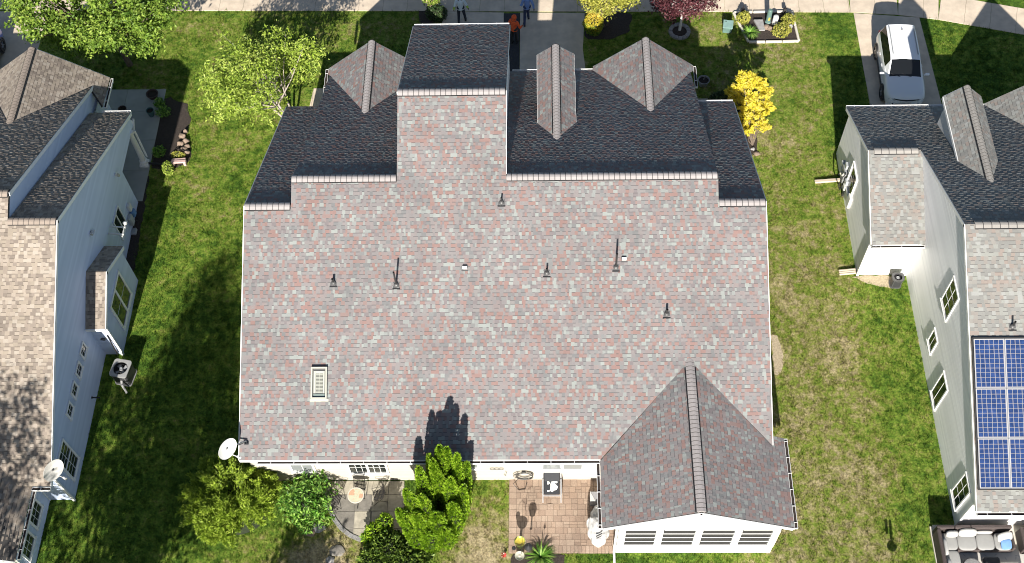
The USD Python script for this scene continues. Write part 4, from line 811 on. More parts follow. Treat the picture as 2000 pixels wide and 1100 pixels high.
def ac_unit(loc, rot, label, col, size=(.72, .72, .78), hole=.29):
    t = thing('air_conditioner', label, 'air conditioner', loc, rot); sx, sy, sz = size
    c2 = Polygon([(-sx / 2, -sy / 2), (sx / 2, -sy / 2), (sx / 2, sy / 2), (-sx / 2, sy / 2)]).buffer(-.12).buffer(.12, quad_segs=5)
    ring = c2.difference(Polygon([(hole * math.cos(a), hole * math.sin(a)) for a in np.linspace(0, 2 * math.pi, 28)[:-1]]))
    MB().tm(trimesh.creation.extrude_polygon(c2.buffer(-.03).difference(c2.buffer(-.06)), sz - .1, engine='earcut'), M=np.array([[1, 0, 0, 0], [0, 1, 0, 0], [0, 0, 1, .06], [0, 0, 0, 1.0]])).put('coil_case', 'fan_dark', t)
    top = trimesh.creation.extrude_polygon(ring, .05, engine='earcut'); MB().tm(top, M=np.array([[1, 0, 0, 0], [0, 1, 0, 0], [0, 0, 1, sz - .05], [0, 0, 0, 1.0]])).put('top_panel', col, t)
    MB().tm(trimesh.creation.extrude_polygon(c2, .06, engine='earcut')).put('base_pan', col, t)
    for k in range(4):
        a = k * math.pi / 2 + .4; m = MB(); m.slab([V(.05 * math.cos(a), .05 * math.sin(a), sz - .16), V(hole * .9 * math.cos(a), hole * .9 * math.sin(a), sz - .18), V(hole * .9 * math.cos(a + .7), hole * .9 * math.sin(a + .7), sz - .13), V(.05 * math.cos(a + .7), .05 * math.sin(a + .7), sz - .14)], (0, 0, -.01)); m.put('fan_blade', 'plastic_grey', t)
    MB().lathe([(.001, sz - .05), (.07, sz - .05), (.08, sz - .1), (.08, sz - .2), (.001, sz - .2)], n=14).put('motor', 'plastic_grey', t)
    for r in (.11, .19, .27):
        MB().tube([(r * math.cos(a), r * math.sin(a), sz - .005) for a in np.linspace(0, 2 * math.pi, 25)], .006, 5).put('guard_ring', 'fan_dark', t)
    for k in range(14):
        a = -math.pi + k * 2 * math.pi / 14; c, s = math.cos(a), math.sin(a); m = max(abs(c), abs(s)); MB().span((c * (sx / 2 - .04) / m - .008, s * (sy / 2 - .04) / m - .008, .06), (c * (sx / 2 - .04) / m + .008, s * (sy / 2 - .04) / m + .008, sz - .05)).put('grille_bar', col, t)
    return t
t = ac_unit(at(246, 742, 0) + V(0, .12, 0), -.18, 'pale air conditioner with round fan beside the left house', 'ac_pale', size=(.74, .80, .82))
MB().tube([(.1, -.4, .5), (.15, -.55, .42), (.32, -.72, .1)], .05, 8).put('insulated_pipe', 'ac_pale', t)
ac_unit((14.86, 26.0, 0), 0, 'small dark grey air conditioner by the garage end wall', 'boot_grey', size=(.5, .42, .62), hole=.17)
# left house wall fittings
t = thing('vent_hood', 'small round vent hood high on the left house wall', 'vent hood', atx(177, 455, -18.33)); MB().lathe([(.09, 0), (.09, .05), (.12, .05), (.12, .07), (.001, .08)], (0, 0, 0), 14, axis=(1, 0, 0)).put('cap', 'plastic_grey', t); MB().box((.1, 0, .06), (.16, .2, .02)).put('hood', 'post_white', t)
t = thing('wall_light', 'small white lamp on the left house wall below the roof edge', 'wall lamp', atx(225, 341, -18.33)); MB().box((.04, 0, 0), (.08, .12, .16), bev=.02).put('plate', 'post_white', t); MB().lathe([(.001, -.1), (.06, -.08), (.07, 0), (.03, .06)], (.12, 0, -.02), 12).put('shade', 'glass_pale', t)
b0 = atx(214, 452, -18.33)
t = thing('window_bracket', 'pair of white brackets sticking out above the small basement window', 'bracket', b0)
for dy in (-.18, .18): MB().bar((0, dy, .1), (.65, dy, .02), .05, .06).put('arm', 'post_white', t)
MB().lathe([(.001, 0), (.08, .02), (.09, .1), (.001, .16)], (.62, .35, .03), 12).put('knob', 'post_white', t)
MB().bar((.6, -.3, .02), (.6, .38, .02), .04, .05).put('rail', 'post_white', t)
b1 = atx(255, 425, -18.33)
t = thing('hose_reel', 'blue and grey utility boxes with hose on the left house wall', 'hose reel', b1)
MB().span((0, -.35, -.2), (.16, -.02, .35), bev=.03).put('meter_box', 'meter_grey', t); MB().span((0, .08, .3), (.14, .34, .7), bev=.03).put('white_box', 'post_white', t)
MB().span((0, .05, -.12), (.2, .36, .25), bev=.05).put('blue_box', 'pillow_blue', t)
MB().tube([(.1 + .05 * math.sin(a * 3), -.1 + .22 * math.cos(a), -.55 + .26 * math.sin(a)) for a in np.linspace(0, 12.5, 40)], .022, 6).put('hose_coil', 'plastic_dark', t)
MB().span((0, -.62, -.9), (.22, -.3, -.35), bev=.03).put('grey_cabinet', 'plastic_grey', t)
t = thing('faucet', 'black pipe stub on the left house wall near the air conditioner', 'pipe', (-18.33, 20.6, .5)); MB().tube([(0, 0, 0), (.35, 0, 0)], .03, 8).put('pipe', 'pipe_black', t); MB().lathe([(.05, 0), (.05, .03), (.001, .03)], (.0, 0, 0), 10, axis=(1, 0, 0)).put('flange', 'pipe_black', t)
t = thing('drain_pipe', 'black drain pipe lying beside the porch column', 'drain pipe', at(310, 322, .06)); MB().tube([(-.75, .1, .05), (-.3, .05, .03), (.3, 0, 0), (.75, -.05, 0)], .055, 10).put('pipe', 'pipe_black', t); MB().tube([(.7, -.046, 0), (.8, -.055, 0)], .068, 10).put('collar', 'plastic_dark', t)
b2 = at(247, 692, .9)
t = thing('wall_vent', 'dark round vent on the sunny end of the bay', 'vent hood', (-17.98, 22.84, 1.35)); MB().lathe([(.1, 0), (.1, .03), (.07, .06), (.001, .06)], (0, 0, 0), 14, axis=(0, -1, 0)).put('cap', 'boot_grey', t); MB().box((0, -.06, .07), (.22, .1, .02)).put('hood', 'boot_grey', t)
MB().tube([(-17.72, 22.8, 1.7), (-17.72, 22.74, 1.0), (-17.75, 22.72, .25)], .03, 8).put('line_set', 'black_rubber', None, label='black pipe running down the bay to the air conditioner', cat='pipe')

# ------------------------------------------------------------------ patios, beds and what stands on them
rg = np.random.default_rng(5)
pat = struct('brick_patio')
MB().slab([(-1.42, 14.28, .006), (2.6, 14.28, .006), (2.6, 17.24, .006), (-1.42, 17.24, .006)], (0, 0, -.06)).put('joint_sand', 'paver_joint', pat)
def paver(x0, y0, x1, y1):
    m = MB(); z = .035 + rg.random() * .010; tl = (rg.random(2) - .5) * .012; g = .006
    p = [(x0 + g, y0 + g, z), (x1 - g, y0 + g, z + tl[0]), (x1 - g, y1 - g, z + tl[0] + tl[1]), (x0 + g, y1 - g, z + tl[1])]; m.slab(p, (0, 0, -.05), t=.001 + rg.random() * .99); m.put('paver', 'paver', pat)
y = 14.29
for x0 in np.arange(-1.41, 2.5, .145): paver(x0, y, min(x0 + .145, 2.59), y + .29)
y = 14.58
while y < 17.2:
    hgt = .235 if y + .3 < 17.2 else 17.235 - y; x = -1.41; paver(x, y, x + .29, y + hgt); x += .29
    x += 0
    while x < 2.55:
        w = [.155, .235, .235, .31][rg.integers(4)]; w = min(w, 2.59 - x)
        if w > .05:
            if w > .2 and rg.random() < .25: paver(x, y, x + w, y + hgt / 2); paver(x, y + hgt / 2, x + w, y + hgt)
            else: paver(x, y, x + w, y + hgt)
        x += w
    y += hgt
fp = struct('stone_patio')
outl = [at(*q)[:2] for q in ((638, 940), (790, 940), (790, 1060), (718, 1060), (700, 1058), (682, 1050), (664, 1036), (650, 1018), (640, 995), (634, 965))]
core = Polygon(outl); inner = core.buffer(-.02); cr = .19
inner = core.intersection(affinity.translate(core, cr * .75, cr * .8)).buffer(0)
MB().tm(trimesh.creation.extrude_polygon(core, .012, engine='earcut')).put('mortar_bed', 'flagstone_dark', fp)
xs = [-9.0, -8.05, -7.35, -6.72, -6.1, -5.3]; ys = [14.6, 15.25, 15.95, 16.62, 17.25]
for i in range(5):
    for j in range(4):
        sh = (rg.random(4) - .5) * .08
        c = sbox(xs[i] + .012 + sh[0] * (j % 2), ys[j] + .012, xs[i + 1] - .012 + sh[0] * (j % 2), ys[j + 1] - .012).intersection(inner.buffer(-.012))
        if c.area < .02 or c.geom_type != 'Polygon': continue
        z = .03 + rg.random() * .008; m = trimesh.creation.extrude_polygon(c, z, engine='earcut'); MB().tm(m).put('flagstone', 'flagstone_dark' if (i, j) in ((1, 1), (0, 2), (1, 2), (2, 2)) else 'flagstone', fp)
edge = LineString([at(*q)[:2] for q in ((634, 962), (640, 995), (650, 1018), (664, 1036), (682, 1050), (700, 1057), (724, 1062))])
L_ = edge.length
for k in range(16):
    a, b = np.array(edge.interpolate(L_ * k / 16 + .01).coords[0]), np.array(edge.interpolate(L_ * (k + 1) / 16 - .01).coords[0]); d = (b - a) / np.linalg.norm(b - a); w = np.array([-d[1], d[0]]); w = w if w[1] > 0 else -w
    q = [(*a, .045), (*b, .045), (*(b + w * .155), .045), (*(a + w * .155), .045)]; m = MB(); m.slab(q, (0, 0, -.05)); m.put('border_stone', 'rock_grey', fp)

def stone(name, loc, size, mat, seed, label=None, cat=None, parent=None, group=None):
    r_ = np.random.default_rng(seed); m = trimesh.creation.icosphere(2, 1.0); v = np.array(m.vertices); v *= (1 + .35 * (meshkit.noise(v * 1.6 + seed * 7.1, seed)[:, None] - .5) * 2); v *= np.array(size) / 2
    return MB().add(v + V(*loc), m.faces).put(name, mat, parent, smooth=35, label=label, cat=cat, group=group)
# bistro set
t = thing('bistro_table', 'round mosaic topped bistro table on thin iron legs', 'table', at(695, 968, .72) * [1, 1, 0] + V(0, 0, .035))
top = MB(); q = 0
for r0, r1, k in ((.0, .07, 8), (.07, .14, 14), (.14, .21, 20), (.21, .28, 26)):
    for j in range(k):
        a0, a1 = j * 2 * math.pi / k, (j + 1) * 2 * math.pi / k; tt = .001 + rg.random() * .75 if not ((r0 > .05 and math.sin(a0 - .9) > .8) or (r0 > .1 and math.cos(a0 + .3) > .93)) else .85
        top.quad((r0 * math.cos(a0), r0 * math.sin(a0), .722), (r1 * math.cos(a0), r1 * math.sin(a0), .722), (r1 * math.cos(a1), r1 * math.sin(a1), .722), (r0 * math.cos(a1), r0 * math.sin(a1), .722), t=tt)
top.put('mosaic_top', 'mosaic', t)
MB().lathe([(.282, .70), (.282, .726), (.315, .726), (.32, .71), (.315, .69), (.1, .69)], n=32).put('rim', 'edge_white', t, smooth=40)
for k in range(3):
    a = k * 2.094 + .5; MB().tube([(.2 * math.cos(a), .2 * math.sin(a), .69), (.1 * math.cos(a), .1 * math.sin(a), .38), (.27 * math.cos(a), .27 * math.sin(a), .0)], .012, 6).put('leg', 'iron_black', t)
def iron_chair(loc, rot, label):
    t = thing('iron_chair', label, 'chair', loc, rot)
    for k in range(7): MB().span((-.2, -.19 + k * .055, .445), (.2, -.155 + k * .055, .457)).put('seat_slat', 'iron_black', t)
    for k in range(6): MB().bar((-.2, .20 + k * .012, .60 + k * .055), (.2, .20 + k * .012, .60 + k * .055), .008, .034).put('back_slat', 'iron_black', t)
    for s in (-.21, .21):
        MB().tube([(s, -.24, 0), (s, .12, .45), (s, .27, .95)], .011, 6).put('rear_frame', 'iron_black', t); MB().tube([(s * .93, .28, 0), (s * .93, -.19, .45)], .011, 6).put('front_leg', 'iron_black', t)
        MB().tube([(s, .19, .62), (s, -.05, .66), (s, -.2, .64), (s, -.21, .45)], .010, 6).put('armrest', 'iron_black', t)
    MB().tube([(-.21, .27, .95), (-.1, .285, .97), (.1, .285, .97), (.21, .27, .95)], .011, 6).put('top_rail', 'iron_black', t)
iron_chair(V(*(at(660, 982)[:2]), .035), 1.25, 'black iron folding chair on the left of the mosaic table')
iron_chair(V(*(at(742, 975)[:2]), .035), -1.35, 'black iron folding chair on the right of the mosaic table in leaf shade')
iron_chair(V(*(at(706, 958)[:2]), .035), .06, 'black iron folding chair between the mosaic table and the house wall')
# reclining chair with a printed cushion
t = thing('patio_recliner', 'aluminium recliner with black and white print cushion on the brick patio', 'recliner', (.24, 16.42, .04)); t.GetAttribute('xformOp:translate'); UsdGeom.Xformable(t).AddScaleOp().Set(Gf.Vec3f(1.12, 1.12, 1.0))
for s in (-.31, .31):
    MB().tube([(s, -.12, 0), (s, 0.02, .38), (s, .55, .62), (s, .82, 1.0)], .022, 8).put('side_rail', 'aluminium', t); MB().tube([(s, .75, 0), (s, .45, .30), (s, .0, .39)], .018, 8).put('rear_leg', 'aluminium', t)
    MB().bar((s, -.02, .50), (s, .5, .66), .05, .025, bev=.01).put('armrest', 'aluminium', t)
MB().tube([(-.31, .0, .36), (.31, .0, .36)], .018, 8).put('front_bar', 'aluminium', t)
cu = MB(); cu.bar((0, .02, .40), (0, .5, .50), .54, .06, bev=.025); cu.bar((0, .47, .50), (0, .84, 1.0), .54, .06, bev=.025); cu.put('cushion', 'fabric_dark', t)
for px_, py_, sx_, sy_, back in ((.05, .26, .13, .17, 0), (-.12, .40, .05, .06, 0), (.12, .44, .09, .05, 0), (-.12, .12, .06, .03, 0), (-.1, .1, .11, .06, 1), (.13, .2, .1, .08, 1), (-.05, .33, .14, .04, 1), (.12, .38, .08, .05, 1)):
    a, b = (V(0, .02, .435), V(0, .5, .535)) if not back else (V(0, .47, .54), V(0, .84, 1.04)); d = unit(b - a); n_ = unit(np.cross(V(1, 0, 0), d)); c = a + d * py_ + V(px_, 0, 0); g = np.linspace(0, 2 * math.pi, 11)[:-1]; rr_ = 1 + .25 * np.sin(g * 3 + px_ * 40)
    MB().slab([c + V(1, 0, 0) * sx_ * r_ * math.cos(a_) + d * sy_ * r_ * math.sin(a_) for a_, r_ in zip(g, rr_)], n_ * .004).put('print_patch', 'print_white', t)
# hose on the wall
t = thing('garden_hose', 'dark coiled garden hose hanging on the rear wall above the brick patio', 'hose', at(1023, 922, .75)); t.GetAttribute('xformOp:translate').Set(Gf.Vec3d(float(at(1023, 922, .75)[0]), yw - .10, .68))
for k in range(5):
    r_ = .24 + .022 * k; MB().tube([(r_ * 1.15 * math.cos(a) + .03 * math.sin(k), -.03 * (k % 3) - .02 * math.sin(a * 2 + k), r_ * math.sin(a)) for a in np.linspace(0, 2 * math.pi, 36)], .013, 6).put('coil', 'pipe_black' if k % 2 else 'wire_grey', t)
MB().tube([(-.2, -.05, -.2), (-.42, -.15, -.5), (-.2, -.35, -.63), (.05, -.3, -.63), (.12, -.12, -.4)], .013, 6).put('loose_end', 'pipe_black', t)
MB().span((-.08, -.02, .2), (.08, .08, .3), bev=.02).put('hanger', 'plastic_dark', t)
t = thing('wall_ornament', 'curly grey wire ornament on the rear wall right of the conifer', 'ornament', (at(970, 915, 1.3)[0], yw - .03, 1.15))
for k in range(3):
    for s in (-1, 1): MB().tube([(k * .17 - .17 + .08 * math.cos(a), 0, s * (.05 + .05 * abs(math.sin(a)))) for a in np.linspace(0, math.pi, 10)], .008, 5).put('curl', 'wire_grey', t)
MB().tube([(-.28, 0, 0), (.28, 0, 0)], .008, 5).put('stem', 'wire_grey', t)
t = thing('wall_hook', 'small bent wire hook on the rear wall by the patio corner', 'hook', (at(987, 920, .9)[0], yw - .03, .75)); MB().tube([(0, 0, .2), (.06, -.05, .1), (0, -.08, 0), (-.06, -.03, -.12), (.02, 0, -.3)], .008, 5).put('wire', 'wire_grey', t)
# covered grill and box
t = thing('covered_grill', 'grill under a loose white cover beside the sunroom', 'grill', (1.96, 15.15, .03))
m = trimesh.creation.icosphere(4, 1.0); v = np.array(m.vertices); ang = np.arctan2(v[:, 1], v[:, 0])
zz_ = np.clip(v[:, 2], -.75, 1); wy = np.where(v[:, 1] < 0, .78, .85); x_ = v[:, 0] * (.41 - .08 * (v[:, 1] > .35)) * (1 + .10 * np.sin(ang * 11) * (v[:, 2] < .3)); y_ = v[:, 1] * wy
z_ = np.where(v[:, 2] > 0, .55 + .42 * v[:, 2] ** .6, .55 + .73 * zz_) ; z_ = z_ - .18 * (v[:, 1] > .3) * (v[:, 2] > 0) + (meshkit.fbm(v * 3.5, 3, 4) - .5) * .16
MB().add(np.stack([x_, y_, np.maximum(z_, 0)], 1), m.faces).put('cover', 'cover_cloth', t, smooth=True)
MB().bar((-.12, -.56, .99), (.12, -.44, 1.0), .05, .03, bev=.01).put('handle', 'boot_grey', t); MB().bar((-.1, -.62, .95), (.1, -.52, .97), .03, .02).put('handle', 'plastic_dark', t)
t = thing('storage_box', 'small grey covered box behind the white grill cover', 'box', (1.83, 16.35, .03)); MB().span((-.14, -.2, 0), (.2, .2, .5), bev=.03).put('body', 'cover_grey', t); MB().slab([(-.145, -.2, .505), (.06, -.2, .505), (-.14, .2, .505)], (0, 0, .01)).put('folded_corner', 'cover_cloth', t)
# bird bath, feeders, stakes
t = thing('bird_bath', 'yellow glazed bird bath bowl on a pedestal at the brick patio edge', 'bird bath', (-.98, 14.57, .03))
MB().lathe([(.001, .44), (.12, .45), (.17, .48), (.2, .52), (.21, .52), (.19, .46), (.1, .40), (.05, .39), (.045, .1), (.1, .02), (.12, 0), (.001, 0)], n=28).put('pedestal', 'rim_green', t, smooth=50)
MB().lathe([(.001, .448), (.12, .458), (.165, .484), (.18, .5)], n=28).put('glaze', 'dish_yellow', t, smooth=True)
t = thing('glass_dish', 'pale glass dish below the yellow bird bath', 'dish', (-.99, 14.12, .0)); MB().lathe([(.001, .2), (.12, .21), (.17, .25), (.18, .25), (.14, .19), (.05, .17), (.03, .0), (.001, 0)], n=24).put('bowl', 'glass_pale', t, smooth=50); MB().lathe([(.03, 0), (.05, .01), (.001, .02)], (0, 0, .205), 10).put('knob', 'edge_white', t)
t = thing('shepherd_hook', 'thin double shepherd hook pole with hanging feeders at the patio corner', 'hook', (-.92, 14.2, .0))
MB().tube([(0, 0, 0), (0, 0, 1.0), (.0, 0, 1.3)], .008, 6).put('pole', 'iron_black', t)
MB().tube([(0, 0, 1.2), (.03, 0, 1.42), (.14, 0, 1.48), (.24, 0, 1.42), (.27, 0, 1.32)], .007, 6).put('hook_arm', 'iron_black', t); MB().tube([(0, 0, .95), (-.04, 0, 1.12), (-.16, 0, 1.17), (-.25, 0, 1.1), (-.27, 0, 1.0)], .007, 6).put('hook_arm', 'iron_black', t)
t = thing('bird_feeder', 'dark oval bird feeder hanging from the hook pole', 'bird feeder', (-.65, 14.2, .88)); MB().lathe([(.001, .26), (.13, .20), (.16, .12), (.1, .0), (.03, -.02), (.025, -.28), (.05, -.3), (.001, -.3)], n=16).put('body', 'plastic_dark', t, smooth=40); MB().tube([(0, 0, .25), (0, 0, .44)], .004, 5).put('wire', 'wire_grey', t)
t = thing('bird_feeder', 'small dark feeder cup hanging from the lower hook', 'bird feeder', (-1.19, 14.2, .82)); MB().lathe([(.001, .1), (.07, .09), (.08, .03), (.05, -.05), (.001, -.06)], n=14).put('cup', 'plastic_dark', t, smooth=40); MB().tube([(0, 0, .1), (0, 0, .2)], .004, 5).put('wire', 'wire_grey', t)
t = thing('garden_stake', 'thin garden stake with a small ornament behind the strap leaf plant', 'garden stake', (-.12, 14.38, .03)); MB().tube([(0, 0, 0), (0, 0, .72)], .006, 5).put('rod', 'iron_black', t); MB().lathe([(.001, -.06), (.045, 0), (.001, .1)], (0, 0, .50), 10).put('ornament', 'plastic_dark', t)
t = thing('red_pinwheel', 'small red garden ornament in the grass left of the bird bath', 'ornament', at(984, 1086))
for k in range(6):
    a = k * 1.047; MB().slab([V(0, 0, .12), V(.11 * math.cos(a), .11 * math.sin(a), .10), V(.10 * math.cos(a + .7), .10 * math.sin(a + .7), .15)], (0, 0, -.008)).put('petal', 'red_paint', t)
MB().tube([(0, 0, 0), (0, 0, .13)], .006, 5).put('stem', 'iron_black', t); MB().slab([(.0, .02, .15), (.03, .05, .16), (-.02, .07, .16)], (0, 0, -.005)).put('white_tip', 'post_white', t)
t = thing('pole_feeder', 'bird feeder pole with a round baffle south of the frame on the right lawn', 'bird feeder', at(1748, 1140)); MB().tube([(0, 0, 0), (0, 0, 1.25)], .012, 6).put('pole', 'iron_black', t); MB().lathe([(.001, .84), (.1, .82), (.19, .74), (.18, .73), (.001, .80)], n=20).put('baffle', 'plastic_dark', t); MB().lathe([(.05, 0), (.05, .35), (.001, .4)], (0, 0, .9), 12).put('tube_feeder', 'plastic_dark', t); MB().span((-.2, -.03, 1.0), (-.1, .03, 1.28)).put('side_feeder', 'plastic_dark', t); MB().tube([(0, 0, 1.25), (-.08, 0, 1.36), (-.15, 0, 1.28)], .008, 5).put('hook_arm', 'iron_black', t)

# right hand patio
p3 = struct('rear_terrace')
slabs(p3, [(14.55, 10.5), (22, 10.5), (22, 15.38), (14.55, 15.38)], (1, 0), 1.3, .025, 'edge_white', origin=(14.55, 10.5), dy=1.3)
MB().slab([(15.15, 10.8, .038), (17.85, 10.8, .038), (17.85, 14.45, .038), (15.15, 14.45, .038)], (0, 0, -.011)).put('rug', 'rug_white', None, label='white outdoor rug with faint leaf print in front of the sectional sofa', cat='rug')
rgp = tag(UsdGeom.Xform.Get(stage, '/World/rug').GetPrim() if False else stage.GetPrimAtPath('/World/rug'))
r9 = np.random.default_rng(9)
lf = MB()
for k in range(60):
    c = V(15.3 + r9.random() * 2.4, 12.2 + r9.random() * 2.15, .0395); a = r9.random() * 6.28; d = V(math.cos(a), math.sin(a), 0); w = V(-d[1], d[0], 0); lf.poly([c, c + d * .06 + w * .022, c + d * .16, c + d * .06 - w * .022])
lf.put('leaf_print', 'rug_grey', rgp, kind='stuff')
MB().span((14.44, 11.0, 0), (14.53, 15.3, .07)).put('edging', 'edge_white', None, label='pale edging strip between lawn and right hand terrace', cat='edging')
sf_ = thing('sectional_sofa', 'dark wicker corner sofa with pale grey cushions on the right hand terrace', 'sofa', (0, 0, 0.03))
bs = MB(); bs.span((14.62, 14.28, .06), (17.2, 15.0, .30), bev=.02); bs.put('seat_base', 'wicker_dark', sf_); MB().span((14.62, 11.4, .06), (15.22, 14.279, .30), bev=.02).put('seat_base', 'wicker_dark', sf_)
for x0, x1 in ((14.48, 15.12), (15.135, 15.72), (15.735, 17.22)): MB().span((x0, 14.98, .06), (x1, 15.12, .74), bev=.03).put('back_panel', 'wicker_dark', sf_)
for y0, y1 in ((13.6, 14.975), (12.5, 13.585), (11.4, 12.49)): MB().span((14.46, y0, .06), (14.60, y1, .74), bev=.03).put('back_panel', 'wicker_dark', sf_)
MB().span((17.205, 14.3, .06), (17.30, 14.975, .50), bev=.02).put('end_panel', 'wicker_dark', sf_)
def cushion(lo, hi, mat, name, R=None, tufts=0):
    lo, hi = V(*lo), V(*hi); m = trimesh.creation.box((1, 1, 1)).subdivide().subdivide().subdivide(); v = np.array(m.vertices) * 2; p = 4.0
    nrm = (np.abs(v) ** p).sum(1, keepdims=True) ** (1 / p); v = v / nrm; v[:, 2] *= 1 - .1 * (v[:, :2] ** 2).sum(1); h = (hi - lo) / 2; v = v * h
    if R is not None: v = v @ np.asarray(R).T
    return MB().add(v + (lo + hi) / 2, m.faces).put(name, mat, sf_, smooth=True)
rx = lambda a: np.array([[1, 0, 0], [0, math.cos(a), -math.sin(a)], [0, math.sin(a), math.cos(a)]]); ry = lambda a: np.array([[math.cos(a), 0, math.sin(a)], [0, 1, 0], [-math.sin(a), 0, math.cos(a)]]); rz = lambda a: np.array([[math.cos(a), -math.sin(a), 0], [math.sin(a), math.cos(a), 0], [0, 0, 1]])
for x0, x1 in ((14.66, 15.23), (15.24, 15.92), (15.93, 16.58), (16.59, 17.2)): cushion((x0, 14.27, .29), (x1, 14.93, .45), 'cushion_grey', 'seat_cushion')
for y0, y1 in ((13.62, 14.26), (12.6, 13.6), (11.5, 12.58)): cushion((14.66, y0, .29), (15.22, y1, .45), 'cushion_grey', 'seat_cushion')
cushion((14.80, 14.74, .44), (15.24, 14.88, .76), 'cushion_light', 'back_cushion', rx(-.35) @ rz(0)); cushion((15.26, 14.78, .44), (15.92, 14.92, .80), 'cushion_light', 'back_cushion', rx(-.5)); cushion((16.62, 14.62, .46), (17.2, 14.74, .84), 'cushion_light', 'back_cushion', rz(.22) @ rx(-.75))
cushion((14.62, 14.0, .44), (14.76, 14.62, .8), 'cushion_light', 'back_cushion', ry(-.15)); cushion((14.64, 13.0, .44), (14.80, 13.85, .8), 'cushion_light', 'back_cushion', ry(-.2)); cushion((15.94, 14.86, .44), (16.54, 14.95, .62), 'cushion_light', 'back_cushion', rx(-.1))
pb = [x for x in (0,)]
m = trimesh.creation.box((1, 1, 1)).subdivide().subdivide().subdivide(); v = np.array(m.vertices) * 2; v = v / (np.abs(v) ** 4).sum(1, keepdims=True) ** .25; v[:, 2] *= np.clip(1.05 - (v[:, :2] ** 2).sum(1) * .3, .3, 1)
MB().add((v * V(.20, .19, .07)) @ (rz(.12) @ rx(.45)).T, m.faces).shift(T=(16.95, 14.44, .56)).put('blue_pillow', 'pillow_blue', None, smooth=True, label='light blue pillow at the right end of the sofa', cat='pillow')
t = thing('ottoman', 'round dark wicker ottoman on the white rug', 'ottoman', (15.62, 13.62, .04)); MB().lathe([(.001, .40), (.3, .395), (.36, .36), (.36, .05), (.34, 0), (.001, 0)], n=28).put('body', 'wicker_dark', t, smooth=40); MB().lathe([(.001, .43), (.28, .42), (.34, .39), (.3, .385), (.001, .385)], n=28).put('lid', 'rock_grey', t, smooth=40)
t = thing('sling_chair', 'dark padded chair on the rug facing the sofa', 'chair', (16.36, 13.72, .04)); MB().span((-.28, -.3, .2), (.3, .3, .4), bev=.05).put('seat', 'fabric_dark', t); MB().span((-.28, -.42, .3), (.3, -.28, .85), bev=.05).put('back', 'fabric_dark', t); MB().lathe([(.001, .22), (.14, .2), (.16, .1), (.12, 0)], (-.22, -.1, .38), 14).put('bag', 'fabric_dark', t, smooth=40)
for sx in (-.24, .26):
    for sy in (-.26, .26): MB().tube([(sx, sy, 0), (sx, sy, .22)], .02, 6).put('leg', 'iron_black', t)
t = thing('side_table', 'pale wooden table at the bottom right edge of the picture', 'table', (17.0, 13.45, .04)); 
for k in range(5): MB().span((-.5, -.3 + k * .125, .40), (.5, -.182 + k * .125, .43)).put('top_board', 'wood_pale', t)
for sx in (-.46, .46):
    for sy in (-.26, .26): MB().span((sx - .03, sy - .03, 0), (sx + .03, sy + .03, .4)).put('leg', 'wood_pale', t)
t = thing('wicker_armchair', 'dark wicker armchair with white cushions at the right picture edge', 'chair', (17.95, 14.62, .03)); MB().span((-.38, -.4, .05), (.5, .4, .32), bev=.03).put('seat_base', 'wicker_dark', t); MB().span((-.40, -.4, .05), (-.25, .45, .62), bev=.03).put('arm', 'wicker_dark', t); MB().span((-.25, .3, .05), (.6, .45, .72), bev=.03).put('back', 'wicker_dark', t)
for x_, y_ in ((.05, .12), (.1, -.22)): MB().lathe([(.001, .12), (.1, .1), (.14, .05), (.1, 0)], (x_, y_, .33), 16).put('cushion', 'cushion_light', t, smooth=50)

# planting bed by the front walk
bed = [at(*q)[:2] for q in ((1432, 26), (1546, 24), (1560, 82), (1462, 84))]
mbed = struct('mulch_bed'); MB().slab([(*p, .03) for p in bed[::-1]] if not Polygon(bed).exterior.is_ccw else [(*p, .03) for p in bed], (0, 0, -.06)).put('mulch', 'mulch', mbed)
for i in range(4):
    a, b = bed[i], bed[(i + 1) % 4]; L0 = np.linalg.norm(b - a); k = max(2, int(L0 / .8))
    for j in range(k): p0, p1 = a + (b - a) * (j + .02) / k, a + (b - a) * (j + .98) / k; MB().bar((*p0, .05), (*p1, .05 + .01 * rg.random()), .11, .12, bev=.02).put('edging_block', 'edge_white', mbed)
t = thing('utility_pedestal', 'tall green utility pedestal in the planting bed', 'pedestal', V(*at(1499, 46)[:2], .02)); MB().lathe([(.12, 0), (.12, .82), (.11, .88), (.08, .92), (.001, .93)], n=20).put('body', 'box_green', t, smooth=40); MB().lathe([(.135, 0), (.135, .12), (.12, .13)], n=20).put('base_ring', 'box_teal', t); MB().slab([(.05, -.118, .3), (-.03, -.122, .3), (-.03, -.122, .5), (.05, -.118, .5)], (0, -.004, 0)).put('sticker', 'dish_yellow', t)
t = thing('utility_pedestal', 'short white utility pedestal next to the green one', 'pedestal', V(*at(1513, 46)[:2], .02)); MB().lathe([(.14, 0), (.14, .42), (.12, .47), (.06, .5), (.001, .5)], n=20).put('body', 'post_white', t, smooth=40); MB().lathe([(.15, 0), (.15, .04), (.14, .05)], n=20).put('base_ring', 'meter_grey', t)
t = thing('utility_box', 'teal green utility box on the lawn beside the planting bed', 'utility box', V(*at(1420, 60)[:2], 0), -.15); MB().slab([(-.24, -.2, .42), (.24, -.2, .42), (.24, .2, .52), (-.24, .2, .52)], (0, 0, -.06)).put('lid', 'box_teal', t); MB().span((-.22, -.18, 0), (.22, .18, .38), bev=.02).put('body', 'box_green', t); MB().lathe([(.03, 0), (.03, .02), (.001, .02)], (-.12, .12, .49), 10).put('lock', 'plastic_dark', t)
t = thing('stone_slab', 'grey flat stone slab in the planting bed', 'stone', V(*at(1482, 53)[:2], .03)); MB().slab([(-.02, -.3, .10), (.26, -.3, .10), (.2, .32, .16), (-.24, .32, .16)], (0, 0, -.09)).put('slab', 'rock_grey', t)
